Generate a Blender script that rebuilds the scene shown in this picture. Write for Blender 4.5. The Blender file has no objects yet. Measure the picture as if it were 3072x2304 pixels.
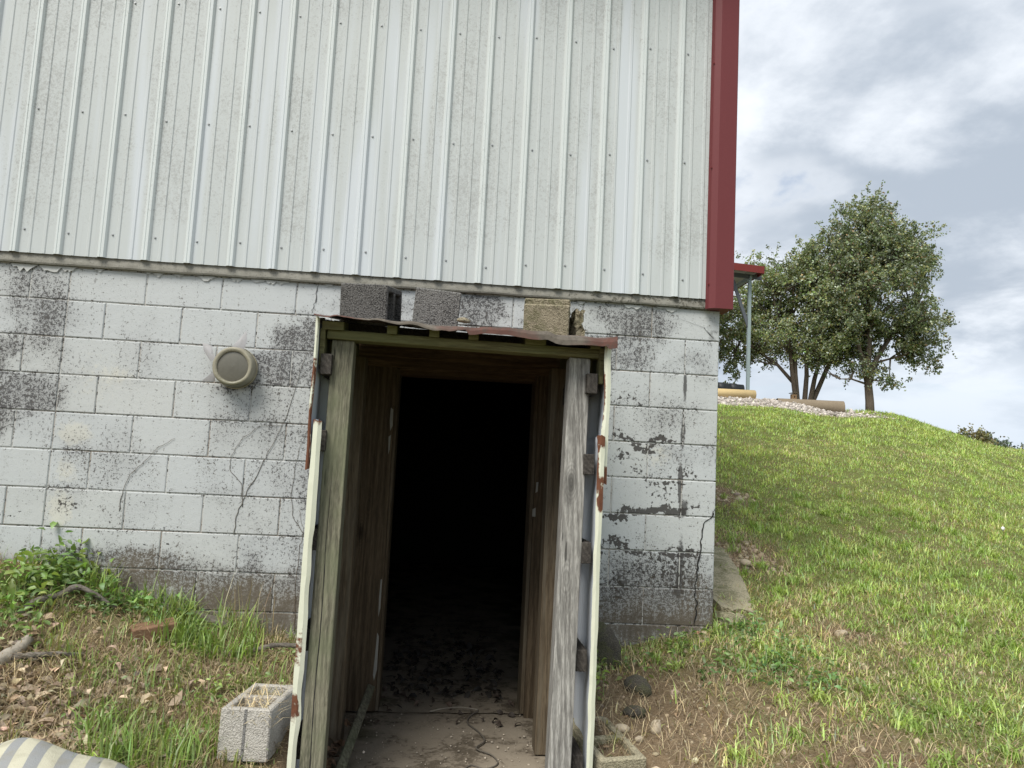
import bpy, bmesh, math, random
import numpy as np
from mathutils import Vector, Matrix
random.seed(7); rng = np.random.default_rng(11)
SC = bpy.context.scene
COL = SC.collection

# ------------------------------------------------------------------ camera, sky, sun, exposure
cam = bpy.data.cameras.new('camera'); camo = bpy.data.objects.new('camera', cam); COL.objects.link(camo)
cam.sensor_width = 36; cam.lens = 26.63; cam.clip_start = .05; cam.clip_end = 3000
_f = Vector((.08120882, .9917299, .0993828)); _r = Vector((.99501734, -.08645452, .04965998)); _u = Vector((-.05784138, -.09485478, .99380931))
camo.matrix_world = Matrix(((_r.x, _u.x, -_f.x, -1.554), (_r.y, _u.y, -_f.y, -4.265), (_r.z, _u.z, -_f.z, .677), (0, 0, 0, 1)))
SC.camera = camo
SC.view_settings.view_transform = 'Standard'; SC.view_settings.look = 'None'; SC.view_settings.gamma = 1
SC.view_settings.exposure = .55
try: SC.view_settings.use_curve_mapping = False
except Exception: pass
SUN_DIR = Vector((-.44, -.62, 1.0)).normalized()      # towards the sun
sun = bpy.data.lights.new('sun', 'SUN'); sun.energy = 3.0; sun.angle = math.radians(30); sun.color = (1, .955, .88)
suno = bpy.data.objects.new('sun', sun); COL.objects.link(suno)
suno.rotation_euler = SUN_DIR.to_track_quat('Z', 'Y').to_euler()

class NT:
    """small helper to write node trees as expressions"""
    def __init__(s, tree): s.t = tree; s.t.nodes.clear()
    def n(s, typ, **k):
        nd = s.t.nodes.new(typ)
        for a, v in k.items(): setattr(nd, a, v)
        return nd
    def put(s, sock, v):
        if isinstance(v, bpy.types.NodeSocket): s.t.links.new(v, sock)
        elif v is not None:
            if sock.type == 'RGBA' and hasattr(v, '__len__') and len(v) == 3: v = (*v, 1)
            sock.default_value = v
    def m(s, op, a, b=None, c=None, clamp=False):
        nd = s.n('ShaderNodeMath', operation=op, use_clamp=clamp)
        for i, v in enumerate((a, b, c)):
            if v is not None: s.put(nd.inputs[i], v)
        return nd.outputs[0]
    def add(s, a, b): return s.m('ADD', a, b)
    def sub(s, a, b): return s.m('SUBTRACT', a, b)
    def mul(s, a, b): return s.m('MULTIPLY', a, b)
    def mx(s, a, b): return s.m('MAXIMUM', a, b)
    def v(s, op, a, b=None):
        nd = s.n('ShaderNodeVectorMath', operation=op); s.put(nd.inputs[0], a)
        if b is not None: s.put(nd.inputs[1], b)
        return nd.outputs['Value'] if op in ('LENGTH', 'DISTANCE', 'DOT_PRODUCT') else nd.outputs[0]
    def rng(s, x, a, b, c=0., d=1., smooth=True):
        nd = s.n('ShaderNodeMapRange', interpolation_type='SMOOTHSTEP' if smooth else 'LINEAR')
        for i, q in enumerate((x, a, b, c, d)): s.put(nd.inputs[i], q)
        return nd.outputs[0]
    def noise(s, vec, scale, detail=3., rough=.55, dist=0., out='Fac'):
        nd = s.n('ShaderNodeTexNoise'); s.put(nd.inputs['Vector'], vec)
        s.put(nd.inputs['Scale'], scale); s.put(nd.inputs['Detail'], detail); s.put(nd.inputs['Roughness'], rough); s.put(nd.inputs['Distortion'], dist)
        return nd.outputs[out]
    def vor(s, vec, scale, feature='F1', out='Distance'):
        nd = s.n('ShaderNodeTexVoronoi', feature=feature); s.put(nd.inputs['Vector'], vec); s.put(nd.inputs['Scale'], scale); return nd.outputs[out]
    def mix(s, f, a, b, mode='MIX'):
        nd = s.n('ShaderNodeMix', data_type='RGBA', blend_type=mode); s.put(nd.inputs[0], f); s.put(nd.inputs[6], a); s.put(nd.inputs[7], b); return nd.outputs[2]
    def pos(s): return s.n('ShaderNodeNewGeometry').outputs['Position']
    def obj(s): return s.n('ShaderNodeTexCoord').outputs['Object']
    def xyz(s, vec):
        nd = s.n('ShaderNodeSeparateXYZ'); s.put(nd.inputs[0], vec); return nd.outputs
    def rand(s): return s.n('ShaderNodeObjectInfo').outputs['Random']
    def attr(s, name, out='Color'): return s.n('ShaderNodeAttribute', attribute_name=name).outputs[out]
    def bump(s, h, strength=.5, dist=.01, nrm=None):
        nd = s.n('ShaderNodeBump'); s.put(nd.inputs['Height'], h); nd.inputs['Strength'].default_value = strength; nd.inputs['Distance'].default_value = dist
        if nrm is not None: s.put(nd.inputs['Normal'], nrm)
        return nd.outputs[0]

def mat(name, fn):
    m = bpy.data.materials.new(name); m.use_nodes = True
    t = NT(m.node_tree); d = fn(t)
    out = t.n('ShaderNodeOutputMaterial')
    if 'shader' in d: t.t.links.new(d['shader'], out.inputs[0]); return m
    b = t.n('ShaderNodeBsdfPrincipled')
    t.put(b.inputs['Base Color'], d['col']); t.put(b.inputs['Roughness'], d.get('rough', .8))
    t.put(b.inputs['Metallic'], d.get('metal', 0.)); b.inputs['Specular IOR Level'].default_value = d.get('spec', .3)
    if d.get('nrm') is not None: t.put(b.inputs['Normal'], d['nrm'])
    t.t.links.new(b.outputs[0], out.inputs[0])
    return m

# world: clear sky seen through gaps in a broken cloud deck
W = bpy.data.worlds.new('World'); SC.world = W; W.use_nodes = True
t = NT(W.node_tree)
sky = t.n('ShaderNodeTexSky', sky_type='NISHITA', sun_disc=False)
sky.sun_elevation = math.asin(SUN_DIR.z); sky.sun_rotation = math.atan2(SUN_DIR.x, SUN_DIR.y)
bg1 = t.n('ShaderNodeBackground'); t.put(bg1.inputs[0], sky.outputs[0]); bg1.inputs[1].default_value = .10
dirv = t.v('NORMALIZE', t.n('ShaderNodeTexCoord').outputs['Generated'])
dx, dy, dz = t.xyz(dirv)
den = t.add(t.mx(dz, 0.), .26)
cmb = t.n('ShaderNodeCombineXYZ'); t.put(cmb.inputs[0], t.m('DIVIDE', dx, den)); t.put(cmb.inputs[1], t.m('DIVIDE', dy, den)); t.put(cmb.inputs[2], 25.7)
cv = cmb.outputs[0]
big = t.noise(cv, 1.15, 5, .52, .35)
fine = t.noise(t.v('ADD', cv, (4.1, 9.2, 1.3)), 2.9, 7, .58, .15)
body = t.noise(t.v('ADD', cv, (5.37, 15.2, 10.3)), .75, 4, .5, .3)
gap = t.rng(t.add(big, t.mul(t.sub(fine, .5), .45)), .35, .46); gap = t.mx(gap, t.rng(dz, .22, .08))
shade = t.rng(t.add(body, t.mul(t.sub(fine, .5), 1.0)), .33, .68)
ccol = t.mix(shade, (.37, .42, .485), (.74, .775, .82))
edge = t.rng(t.add(big, t.mul(t.sub(fine, .5), .5)), .42, .56)
ccol = t.mix(t.mul(t.sub(1., edge), .5), ccol, (.74, .77, .81))
hz = t.rng(dz, .0, .22)
ccol = t.mix(t.mul(t.sub(1., hz), .45), ccol, (.33, .43, .56))
bg2 = t.n('ShaderNodeBackground'); t.put(bg2.inputs[0], ccol); bg2.inputs[1].default_value = .95
mxs = t.n('ShaderNodeMixShader'); t.put(mxs.inputs[0], t.mul(gap, .97)); t.t.links.new(bg1.outputs[0], mxs.inputs[1]); t.t.links.new(bg2.outputs[0], mxs.inputs[2])
wo = t.n('ShaderNodeOutputWorld'); t.t.links.new(mxs.outputs[0], wo.inputs[0])

# ------------------------------------------------------------------ helpers
def link(o, parent=None):
    COL.objects.link(o)
    if parent is not None: o.parent = parent
    return o
def tag(o, label=None, cat=None, group=None, kind=None):
    if label: o['label'] = label
    if cat: o['category'] = cat
    if group: o['group'] = group
    if kind: o['kind'] = kind
    return o
def empty(name, loc=(0, 0, 0), label=None, cat=None, group=None):
    o = bpy.data.objects.new(name, None); o.empty_display_size = .1; o.location = loc; link(o); return tag(o, label, cat, group)
def mesh_obj(name, me, m=None, parent=None, loc=None):
    o = bpy.data.objects.new(name, me)
    if m is not None and not me.materials: me.materials.append(m)
    link(o, parent)
    if parent is not None: o.matrix_parent_inverse = Matrix.Translation(-Vector(parent.location)) if parent.parent is None else Matrix()
    if loc is not None: o.location = loc
    return o
class MB:
    """collects simple solids and builds them as one mesh object"""
    def __init__(s): s.v = []; s.f = []
    def quadbox(s, c8):
        b = len(s.v); s.v += [tuple(p) for p in c8]
        s.f += [tuple(b+i for i in q) for q in ((0, 3, 2, 1), (4, 5, 6, 7), (0, 1, 5, 4), (1, 2, 6, 5), (2, 3, 7, 6), (3, 0, 4, 7))]
    def box(s, x0, x1, y0, y1, z0, z1):
        s.quadbox([(x0, y0, z0), (x1, y0, z0), (x1, y1, z0), (x0, y1, z0), (x0, y0, z1), (x1, y0, z1), (x1, y1, z1), (x0, y1, z1)])
    def beam(s, a, b, w, h, up=(0, 0, 1)):
        a = Vector(a); b = Vector(b); d = (b-a).normalized(); sd = d.cross(Vector(up)).normalized(); u = sd.cross(d)
        sd *= w/2; u *= h/2
        s.quadbox([a-sd-u, a+sd-u, b+sd-u, b-sd-u, a-sd+u, a+sd+u, b+sd+u, b-sd+u])
    def tube(s, pts, rad, n=8, cap=True):
        pts = [Vector(p) for p in pts]; b0 = len(s.v)
        if not hasattr(rad, '__len__'): rad = [rad]*len(pts)
        ref = Vector((.31, .17, .93))
        for i, p in enumerate(pts):
            d = (pts[min(i+1, len(pts)-1)]-pts[max(i-1, 0)]).normalized()
            a = d.cross(ref)
            if a.length < .05: a = d.cross(Vector((1, 0, 0)))
            a.normalize(); c = d.cross(a)
            for k in range(n):
                th = 2*math.pi*k/n; s.v.append(tuple(p+(a*math.cos(th)+c*math.sin(th))*rad[i]))
        for i in range(len(pts)-1):
            for k in range(n):
                q = b0+i*n+k; q2 = b0+i*n+(k+1) % n
                s.f.append((q, q2, q2+n, q+n))
        if cap:
            s.f.append(tuple(b0+k for k in range(n))[::-1]); s.f.append(tuple(b0+(len(pts)-1)*n+k for k in range(n)))
    def mesh(s, name):
        me = bpy.data.meshes.new(name); me.from_pydata(s.v, [], s.f); me.validate(); me.update()
        bm = bmesh.new(); bm.from_mesh(me); bmesh.ops.recalc_face_normals(bm, faces=bm.faces); bm.to_mesh(me); bm.free()
        return me
    def build(s, name, m, parent=None, smooth=False, bevel=0., seg=1):
        me = s.mesh(name)
        if smooth:
            for p in me.polygons: p.use_smooth = True
        o = mesh_obj(name, me, m, parent)
        if bevel: md = o.modifiers.new('bevel', 'BEVEL'); md.width = bevel; md.segments = seg; md.limit_method = 'ANGLE'
        return o
def tri_mesh(name, V, F, col=None, smooth=False):
    """fast triangle mesh from numpy arrays, colour per vertex in attribute 'tint'"""
    me = bpy.data.meshes.new(name); V = np.asarray(V, np.float32); F = np.asarray(F, np.int32)
    me.vertices.add(len(V)); me.vertices.foreach_set('co', V.ravel())
    me.loops.add(F.size); me.polygons.add(len(F))
    me.loops.foreach_set('vertex_index', F.ravel()); me.polygons.foreach_set('loop_start', np.arange(0, F.size, 3, dtype=np.int32))
    if smooth: me.polygons.foreach_set('use_smooth', np.ones(len(F), bool))
    me.update(calc_edges=True)
    if col is not None:
        a = me.attributes.new('tint', 'FLOAT_COLOR', 'POINT'); c = np.ones((len(V), 4), np.float32); c[:, :3] = col; a.data.foreach_set('color', c.ravel())
    return me
# ------------------------------------------------------------------ lie of the land
def sstep(a,b,x):
    t=np.clip((x-a)/(b-a),0,1); return t*t*(3-2*t)
def vn(x,y,f,seed=0):
    x=np.asarray(x,float)*f+seed*17.31; y=np.asarray(y,float)*f+seed*7.77
    xi=np.floor(x).astype(np.int64); yi=np.floor(y).astype(np.int64); fx=x-xi; fy=y-yi
    fx=fx*fx*(3-2*fx); fy=fy*fy*(3-2*fy)
    def h(i,j):
        n=(i*374761393+j*668265263+seed*982451653)&0x7fffffff
        n=((n^(n>>13))*1274126177)&0x7fffffff
        return ((n^(n>>16))&0xffff)/65535.
    return (h(xi,yi)*(1-fx)+h(xi+1,yi)*fx)*(1-fy)+(h(xi,yi+1)*(1-fx)+h(xi+1,yi+1)*fx)*fy
def TZ(x,y):
    x=np.asarray(x,float); y=np.asarray(y,float)
    A=np.interp(y,[-60,-12,-4.5,-1.5,0,3,6,9,12,15,20,28,60,200,900],[-2.5,-1.6,-.88,-.46,-.22,.4,1.12,1.80,2.26,2.5,2.6,2.4,-2,-6,-14])
    t=x-.55*y
    d=.15*sstep(-.6,.6,t)*sstep(4,9,y)+(.6+.06*sstep(4,9,y))*sstep(1.5,4.8,t)+.08*np.maximum(0,t-4.6)*(y<30)
    d=np.minimum(d,2.2)*sstep(-14,2,y)
    R=A-d
    # right of shelter close to the wall
    wr=np.interp(x,[-1.0,-.568,0,.4],[-.37,-.33,-.235,-.2])
    near=sstep(.5,-.25,x)*sstep(.4,0,y)*sstep(-1.3,-.1,y)
    R=R*(1-near)+wr*near
    R=R-.07*sstep(.6,-.7,x)*sstep(-.2,-1.2,y)
    W=np.interp(x,[-40,-6,-4.2,-3.7,-2.74,-2.1],[.3,.14,.08,0,-.27,-.36])
    F=np.interp(x,[-40,-6,-3,-2.1],[-.2,-.36,-.48,-.56])
    k=sstep(0,-1.4,y)
    L=W*(1-k)+F*k
    L=L-.13*np.maximum(0,-1.4-y)*sstep(-12,-1.4,y)
    s=sstep(-1.9,-1.1,x)
    Z=L*(1-s)+R*s
    # trench of the entry
    tr=sstep(-2.13,-2.04,x)*sstep(-.86,-.95,x)*(y<.1)
    apron=sstep(-1.25,-3.4,y)
    zt=np.where(y>-1.25,-.76,-.76-.06*np.maximum(0,-1.25-y))
    trf=sstep(-2.45-.3*apron,-2.04,x)*sstep(-.55+.3*apron,-.95,x)*(y<=-1.2)
    Z=np.where(y>-1.2,Z*(1-tr)+zt*tr,Z*(1-trf)+np.minimum(Z,zt)*trf)
    # under the barn
    ins=sstep(.05,.13,y)*sstep(-.05,-.12,x)*(y<20)
    Z=Z*(1-ins)-.82*ins
    b=sstep(-.4,.1,np.abs(x+1.5)-.6)
    Z=Z+(1-ins)*((vn(x,y,1.3,1)-.5)*.05+(vn(x,y,5,2)-.5)*.025)*b*sstep(.0,.5,np.abs(x)+np.abs(y)+.1)
    return Z
# ------------------------------------------------------------------ materials
def blobs(t, p, lst):
    """sum of soft spots (x, z, rx, rz, strength) on the wall plane"""
    acc = None
    for (x, z, rx, rz, s) in lst:
        d = t.v('LENGTH', t.v('MULTIPLY', t.v('SUBTRACT', p, (x, 0, z)), (1/rx, 0, 1/rz)))
        q = t.rng(d, .15, 1.25, s, 0.)
        acc = q if acc is None else t.add(acc, q)
    return acc
MILDEW = [(-.3, .1, .5, .22, .45), (-.4, -.08, .6, .16, .7), (-3.2, 0., .8, .14, .6), (-2.5, -.1, .5, .15, .7), (-3.6, 1.0, .3, .5, .15), (-.5, 1.0, .5, .2, .2), (-2.40, 1.32, .17, .13, .85), (-2.52, 1.12, .15, .12, .7), (-2.27, 1.02, .12, .3, .3), (-3.97, 1.12, .16, .13, .9), (-3.86, .9, .26, .12, .75), (-3.98, .70, .13, .14, .95),
          (-3.85, 1.45, .3, .3, .42), (-3.72, 1.2, .12, .3, .25), (-1.38, 1.52, .16, .12, .9), (-1.02, 1.5, .2, .12, .45), (-2.0, 1.52, .3, .12, .55), (-.48, 1.5, .28, .13, .62), (-.62, 1.3, .22, .14, .55), (-.35, 1.27, .3, .1, .3),
          (-2.6, .98, .5, .35, .12), (-.1, 1.3, .12, .12, .25), (-2.15, .5, .2, .4, .25), (-2.75, 1.0, .12, .05, .5), (-2.62, 1.08, .06, .12, .6), (-.15, .75, .2, .3, .12)]
FLECK = [(-.42, .815, .45, .035, .7), (-.42, .41, .48, .035, .85), (-.3, .61, .36, .03, .55), (-.45, 1.02, .4, .03, .5), (-.35, .2, .4, .035, .7), (-.42, .83, .3, .05, .8), (-.54, .72, .14, .05, 1.), (-.35, .62, .3, .12, .55), (-.42, .43, .4, .05, 1.), (-.3, .5, .14, .1, .6), (-.56, .22, .2, .09, 1.), (-.2, .2, .16, .14, .9),
         (-.35, .05, .2, .14, .8), (-.57, .02, .1, .12, .9), (-.15, .02, .12, .12, .6), (-3.55, .32, .1, .07, .8), (-3.9, .25, .2, .06, .7), (-3.2, .21, .5, .03, .45), (-.55, 1.05, .3, .06, .35), (-3.2, .12, .3, .06, .5)]
STREAK = [(-.205, .87, .022, .14, .8), (-.212, .60, .02, .13, 1.3), (-.19, .45, .04, .08, .8), (-.2, 1.16, .018, .14, .8), (-.2, .15, .03, .22, .7), (-.05, 1.45, .06, .1, .5), (-.21, -.02, .03, .15, .5)]
CREAM = [(-3.55, .70, .12, .08, .9), (-3.58, .3, .09, .12, .9), (-3.57, .5, .08, .09, .6), (-3.35, 1.03, .1, .05, .4), (-.35, .75, .12, .1, .5), (-3.45, 1.0, .2, .2, .3)]
BROWN = [(-3.15, .05, .2, .09, .9), (-2.95, .1, .1, .06, .5), (-3.0, -.08, .5, .12, .9), (-2.55, -.14, .35, .1, .9), (-3.5, .02, .2, .1, .5), (-.4, -.2, .6, .12, 1.1), (-.1, -.05, .14, .2, .5), (-2.4, -.25, .4, .12, .9), (-3.3, -.05, .3, .1, .6)]
def m_block(t):
    p = t.pos(); x, y, z = t.xyz(p)
    pd = t.v('ADD', p, t.v('MULTIPLY', t.v('SUBTRACT', t.noise(p, 5.5, 3, .6, 0., 'Color'), (.5, .5, .5)), (.30, 0., .34)))
    sp = t.add(t.mul(t.noise(p, 58, 3, .75), .6), t.mul(t.noise(p, 150, 2, .7), .4)); sp2 = t.noise(p, 34, 3, .6); md = t.noise(p, 4.5, 3, .55, .4)
    st = t.noise(t.v('MULTIPLY', p, (26, 26, 2.6)), 1., 3, .6)
    base = t.mix(t.noise(p, 1.7, 2, .5), (.425, .445, .44), (.495, .51, .495))
    base = t.mix(t.mul(t.rand(), .5), base, (.46, .49, .505))
    cr = t.rng(t.add(t.mul(blobs(t, p, CREAM), .6), t.mul(t.sub(sp2, .5), .9)), .1, .45)
    base = t.mix(t.mul(cr, .38), base, (.62, .59, .47))
    # mildew: fine black speckle where the paint stays damp
    mil = t.add(t.add(t.mul(blobs(t, pd, MILDEW), 1.15), t.rng(t.noise(p, 1.1, 3, .55), .38, .66, .10, .42)), t.mul(t.rand(), .10))
    lev = t.add(t.mul(t.m('MINIMUM', mil, .86), .5), t.add(t.mul(t.sub(sp, .5), 2.6), t.add(t.mul(t.sub(md, .5), .3), t.mul(t.sub(st, .5), .4))))
    fz = t.m('FRACT', t.m('DIVIDE', t.add(z, 2.032), .2032)); jd = t.rng(t.m('MINIMUM', fz, t.sub(1., fz)), .16, .0)
    jn = t.rng(t.noise(t.v('MULTIPLY', p, (2.4, 0, 4.9)), 1., 3, .6), .46, .66); lev = t.add(lev, t.mul(t.mul(jd, jn), .22))
    base = t.mix(t.mul(t.rng(t.add(mil, t.mul(t.sub(md, .5), .8)), .2, 1.0), .48), base, (.16, .155, .15))
    s1 = t.rng(lev, .29, .54)
    base = t.mix(t.mul(s1, .88), base, (.045, .043, .044))
    # larger flakes where paint has come off
    fl = t.add(t.add(t.mul(blobs(t, pd, FLECK), .40), t.mul(t.mul(jd, jn), .10)), t.mul(t.sub(t.noise(p, 42, 3, .6, .3), .5), 1.6))
    s2 = t.rng(fl, .36, .46)
    base = t.mix(t.mul(s2, .9), base, (.035, .031, .028))
    sk = t.rng(t.add(t.mul(blobs(t, p, STREAK), .7), t.mul(t.sub(sp2, .5), .7)), .22, .5)
    base = t.mix(t.mul(sk, .85), base, (.045, .043, .042))
    # splashed earth along the foot of the wall
    low = t.rng(t.add(z, t.mul(t.sub(md, .5), .22)), .14, -.26)
    br = t.rng(t.add(t.add(t.mul(blobs(t, pd, BROWN), .30), t.mul(low, .26)), t.add(t.mul(t.sub(sp, .5), 2.0), t.mul(t.sub(st, .5), .8))), .12, .52); base = t.mix(t.mul(low, .4), base, (.15, .125, .09))
    base = t.mix(t.mul(br, .85), base, t.mix(md, (.075, .062, .046), (.15, .125, .092)))
    h = t.add(t.mul(t.noise(p, 210, 2, .7), .5), t.mul(sp2, .5))
    return dict(col=base, rough=.82, spec=.25, nrm=t.bump(t.sub(h, t.mul(s2, .5)), .55, .006))
def m_mortar(t):
    p = t.pos(); n = t.noise(p, 30, 3); n2 = t.noise(p, 3, 2)
    c = t.mix(n, (.38, .38, .36), (.52, .53, .51)); c = t.mix(t.mul(t.rng(n2, .45, .65), .6), c, (.22, .16, .11))
    return dict(col=t.mix(t.rng(t.noise(p, 70, 2), .5, .65), c, (.06, .055, .05)), rough=.9, nrm=t.bump(n, .4, .004))
def m_siding(t):
    p = t.pos(); x, y, z = t.xyz(p)
    cols = t.noise(t.v('MULTIPLY', p, (4.4, 0, .28)), 1., 3, .6)
    sp = t.noise(p, 75, 3, .7, .9); md = t.noise(p, 9, 4, .6, .5); big = t.noise(t.v('MULTIPLY', p, (2.2, 0, 1.1)), 1., 3, .55)
    rib = t.rng(y, -.0365, -.046)
    base = t.mix(cols, (.455, .485, .48), (.495, .525, .515)); base = t.mix(rib, base, (.57, .61, .60))  # bright highlight on the ribs painted into the base colour; grime is thinner there too
    base = t.mix(t.rng(cols, .52, .66, 0., .75), base, (.55, .59, .625))
    lev = t.add(t.mul(t.rng(big, .30, .70), .26), t.add(t.mul(t.sub(sp, .5), 1.5), t.add(t.mul(t.sub(md, .5), .4), .12)))
    lev = t.sub(lev, t.mul(rib, .16)); lev = t.sub(lev, t.rng(z, 1.95, 1.68, 0., .34)); lev = t.sub(lev, t.rng(cols, .5, .66, 0., .34))
    s = t.rng(lev, .16, .62)
    base = t.mix(t.mul(s, .6), base, (.27, .275, .265))
    vst = t.noise(t.v('MULTIPLY', p, (46, 0, .9)), 1., 3, .55)
    base = t.mix(t.rng(vst, .56, .74, 0., .12), base, (.22, .22, .2))
    return dict(col=base, rough=t.add(.36, t.mul(s, .4)), spec=.4, nrm=t.bump(t.add(t.mul(sp, .12), t.mul(t.noise(t.v('MULTIPLY', p, (6, 1, 1.2)), 1., 2), 1.)), .25, .006))
def plain(c, rough=.7, var=.25, scale=20., metal=0., spec=.3, bump=.3):
    def fn(t):
        p = t.pos(); n = t.noise(p, scale, 4, .6); n2 = t.noise(p, scale*6, 2, .6)
        a = tuple(q*(1-var) for q in c); b = tuple(min(1, q*(1+var)) for q in c)
        return dict(col=t.mix(t.add(t.mul(n, .65), t.mul(n2, .35)), a, b), rough=rough, metal=metal, spec=spec, nrm=t.bump(t.add(n, t.mul(n2, .5)), bump, .004))
    return fn
def m_red(t):
    p = t.pos(); n = t.noise(t.v('MULTIPLY', p, (8, 8, 1.2)), 1., 4, .6); s = t.noise(p, 90, 2)
    return dict(col=t.mix(t.mul(n, s), (.13, .032, .035), (.17, .042, .045)), rough=.5, spec=.2, nrm=t.bump(n, .12, .01))
def m_ledge(t):
    p = t.pos(); x, y, z = t.xyz(p); n = t.noise(p, 26, 4, .65); s = t.noise(p, 110, 2)
    c = t.mix(n, (.16, .15, .125), (.33, .325, .285)); ch = t.rng(t.add(t.noise(p, 36, 3, .6, .6), t.rng(x, -2.0, -.1, -.2, .06)), .56, .64)
    c = t.mix(t.mul(ch, .8), c, (.10, .095, .075)); c = t.mix(t.mul(t.rng(s, .58, .7), .5), c, (.06, .055, .05))
    return dict(col=c, rough=.85, nrm=t.bump(t.sub(n, ch), .6, .008))
def wood(light, dark, axis='z', green=None, ring=.5, knots=True, seed=0., grey=None):
    """weathered timber, grain along one axis"""
    def fn(t):
        p = t.v('ADD', t.pos(), (seed*1.7, seed*2.3, seed*.9))
        sc = {'z': (1, 1, .06), 'y': (1, .06, 1), 'x': (.06, 1, 1)}[axis]
        q = t.v('MULTIPLY', p, sc)
        warp = t.noise(q, 9, 2, .5, 0., 'Color')
        q2 = t.v('ADD', q, t.v('MULTIPLY', t.v('SUBTRACT', warp, (.5, .5, .5)), (.05, .05, .05)))
        fib = t.noise(q, 260, 4, .7); mid = t.noise(q2, 46, 3, .6)
        r = t.v('LENGTH', t.v('ADD', q2, (.013, .021, .02)))
        rings = t.m('ABSOLUTE', t.sub(t.m('FRACT', t.mul(t.add(r, t.mul(t.noise(q2, 12, 2), .06)), 62.)), .5))
        rr = t.rng(rings, .05, .42)
        c = t.mix(t.rng(t.add(t.mul(fib, .6), t.mul(mid, .4)), .34, .66), dark, light)
        c = t.mix(t.mul(t.sub(1., rr), ring), c, tuple(v*.55 for v in dark))
        h = t.add(t.mul(fib, .6), t.mul(rr, .5))
        if knots:
            kv = t.v('MULTIPLY', p, {'z': (7, 7, 2.6), 'y': (7, 2.6, 7), 'x': (2.6, 7, 7)}[axis])
            d = t.vor(kv, 1.); kk = t.rng(d, .16, .05)
            kr = t.rng(t.m('ABSOLUTE', t.sub(t.m('FRACT', t.mul(d, 22.)), .5)), .1, .45)
            near = t.rng(d, .32, .12)
            c = t.mix(t.mul(near, t.mul(kr, .35)), c, tuple(v*.5 for v in dark)); c = t.mix(t.mul(kk, .75), c, tuple(v*.35 for v in dark))
        crk = t.rng(t.noise(t.v('MULTIPLY', q, (1, 1, .4)), 90, 2, .5), .70, .76)
        c = t.mix(t.mul(crk, .75), c, tuple(v*.2 for v in dark)); h = t.sub(h, crk)
        if green:
            g = t.rng(t.add(t.noise(p, 3.2, 3, .6), t.mul(t.sub(mid, .5), .4)), .36, .66)
            c = t.mix(t.mul(g, .65), c, green)
        if grey:
            g = t.rng(t.noise(q, 30, 3, .6), .4, .7); c = t.mix(t.mul(g, .6), c, grey)
        return dict(col=c, rough=.86, spec=.2, nrm=t.bump(h, .55, .004))
    return fn
def m_sheet(inner):
    def fn(t):
        p = t.pos(); x, y, z = t.xyz(p); n = t.noise(p, 9, 4, .65); s = t.noise(p, 55, 3, .6)
        c = t.mix(n, (.58, .60, .47), (.66, .67, .55)) if not inner else t.mix(n, (.50, .545, .60), (.60, .65, .70))
        r = t.rng(t.add(t.add(t.mul(t.attr('rust', 'Fac'), .62), t.mul(t.sub(n, .5), .8)), t.mul(t.sub(s, .5), .5)), .34, .5)
        c = t.mix(r, c, t.mix(s, (.07, .025, .013), (.18, .07, .033)))
        return dict(col=c, rough=t.add(.38, t.mul(r, .5)), spec=.45, nrm=t.bump(t.add(n, t.mul(r, .3)), .2, .004))
    return fn
def m_rusty(t):
    p = t.pos(); n = t.noise(p, 14, 4, .65); s = t.noise(t.v('MULTIPLY', p, (60, 12, 60)), 1., 3, .6)
    c = t.mix(n, (.06, .032, .025), (.155, .068, .052)); c = t.mix(t.rng(t.noise(t.v('ADD', p, (.3, 0, 0)), 3.2, 2), .44, .56), c, t.mix(n, (.075, .062, .05), (.17, .15, .12))); c = t.mix(t.rng(s, .45, .65, 0., .6), c, (.07, .058, .047))
    return dict(col=c, rough=.7, spec=.3, nrm=t.bump(t.add(n, t.mul(s, .4)), .4, .005))
def concrete(a, b, dark, dk=.5, moss=0.):
    def fn(t):
        p = t.pos(); n = t.noise(p, 7, 4, .6); s = t.noise(p, 150, 2, .7); s2 = t.noise(p, 60, 3, .6)
        c = t.mix(n, a, b); c = t.mix(t.mul(t.rng(t.add(t.mul(s, .7), t.mul(n, .4)), .50, .66), dk), c, dark)
        if moss: c = t.mix(t.mul(t.rng(t.add(t.noise(p, 6, 3, .6), t.mul(t.sub(s2, .5), .5)), .46, .62), moss), c, (.10, .105, .045))
        v = t.vor(p, 190)
        return dict(col=c, rough=.92, spec=.15, nrm=t.bump(t.add(t.add(s, s2), t.mul(v, .8)), .8, .005))
    return fn
def leafy(trans=.45, rough=.55):
    """thin leaf: colour comes from the 'tint' of each blade or leaf"""
    def fn(t):
        c = t.attr('tint')
        d = t.n('ShaderNodeBsdfDiffuse'); t.put(d.inputs[0], c)
        tr = t.n('ShaderNodeBsdfTranslucent'); t.put(tr.inputs[0], t.mix(.5, c, (1., .95, .35), 'MULTIPLY'))
        g = t.n('ShaderNodeBsdfGlossy'); g.inputs['Roughness'].default_value = rough; t.put(g.inputs[0], (.75, .8, .8))
        m1 = t.n('ShaderNodeMixShader'); m1.inputs[0].default_value = trans; t.t.links.new(d.outputs[0], m1.inputs[1]); t.t.links.new(tr.outputs[0], m1.inputs[2])
        m2 = t.n('ShaderNodeMixShader'); m2.inputs[0].default_value = .07; t.t.links.new(m1.outputs[0], m2.inputs[1]); t.t.links.new(g.outputs[0], m2.inputs[2])
        return dict(shader=m2.outputs[0])
    return fn
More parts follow.
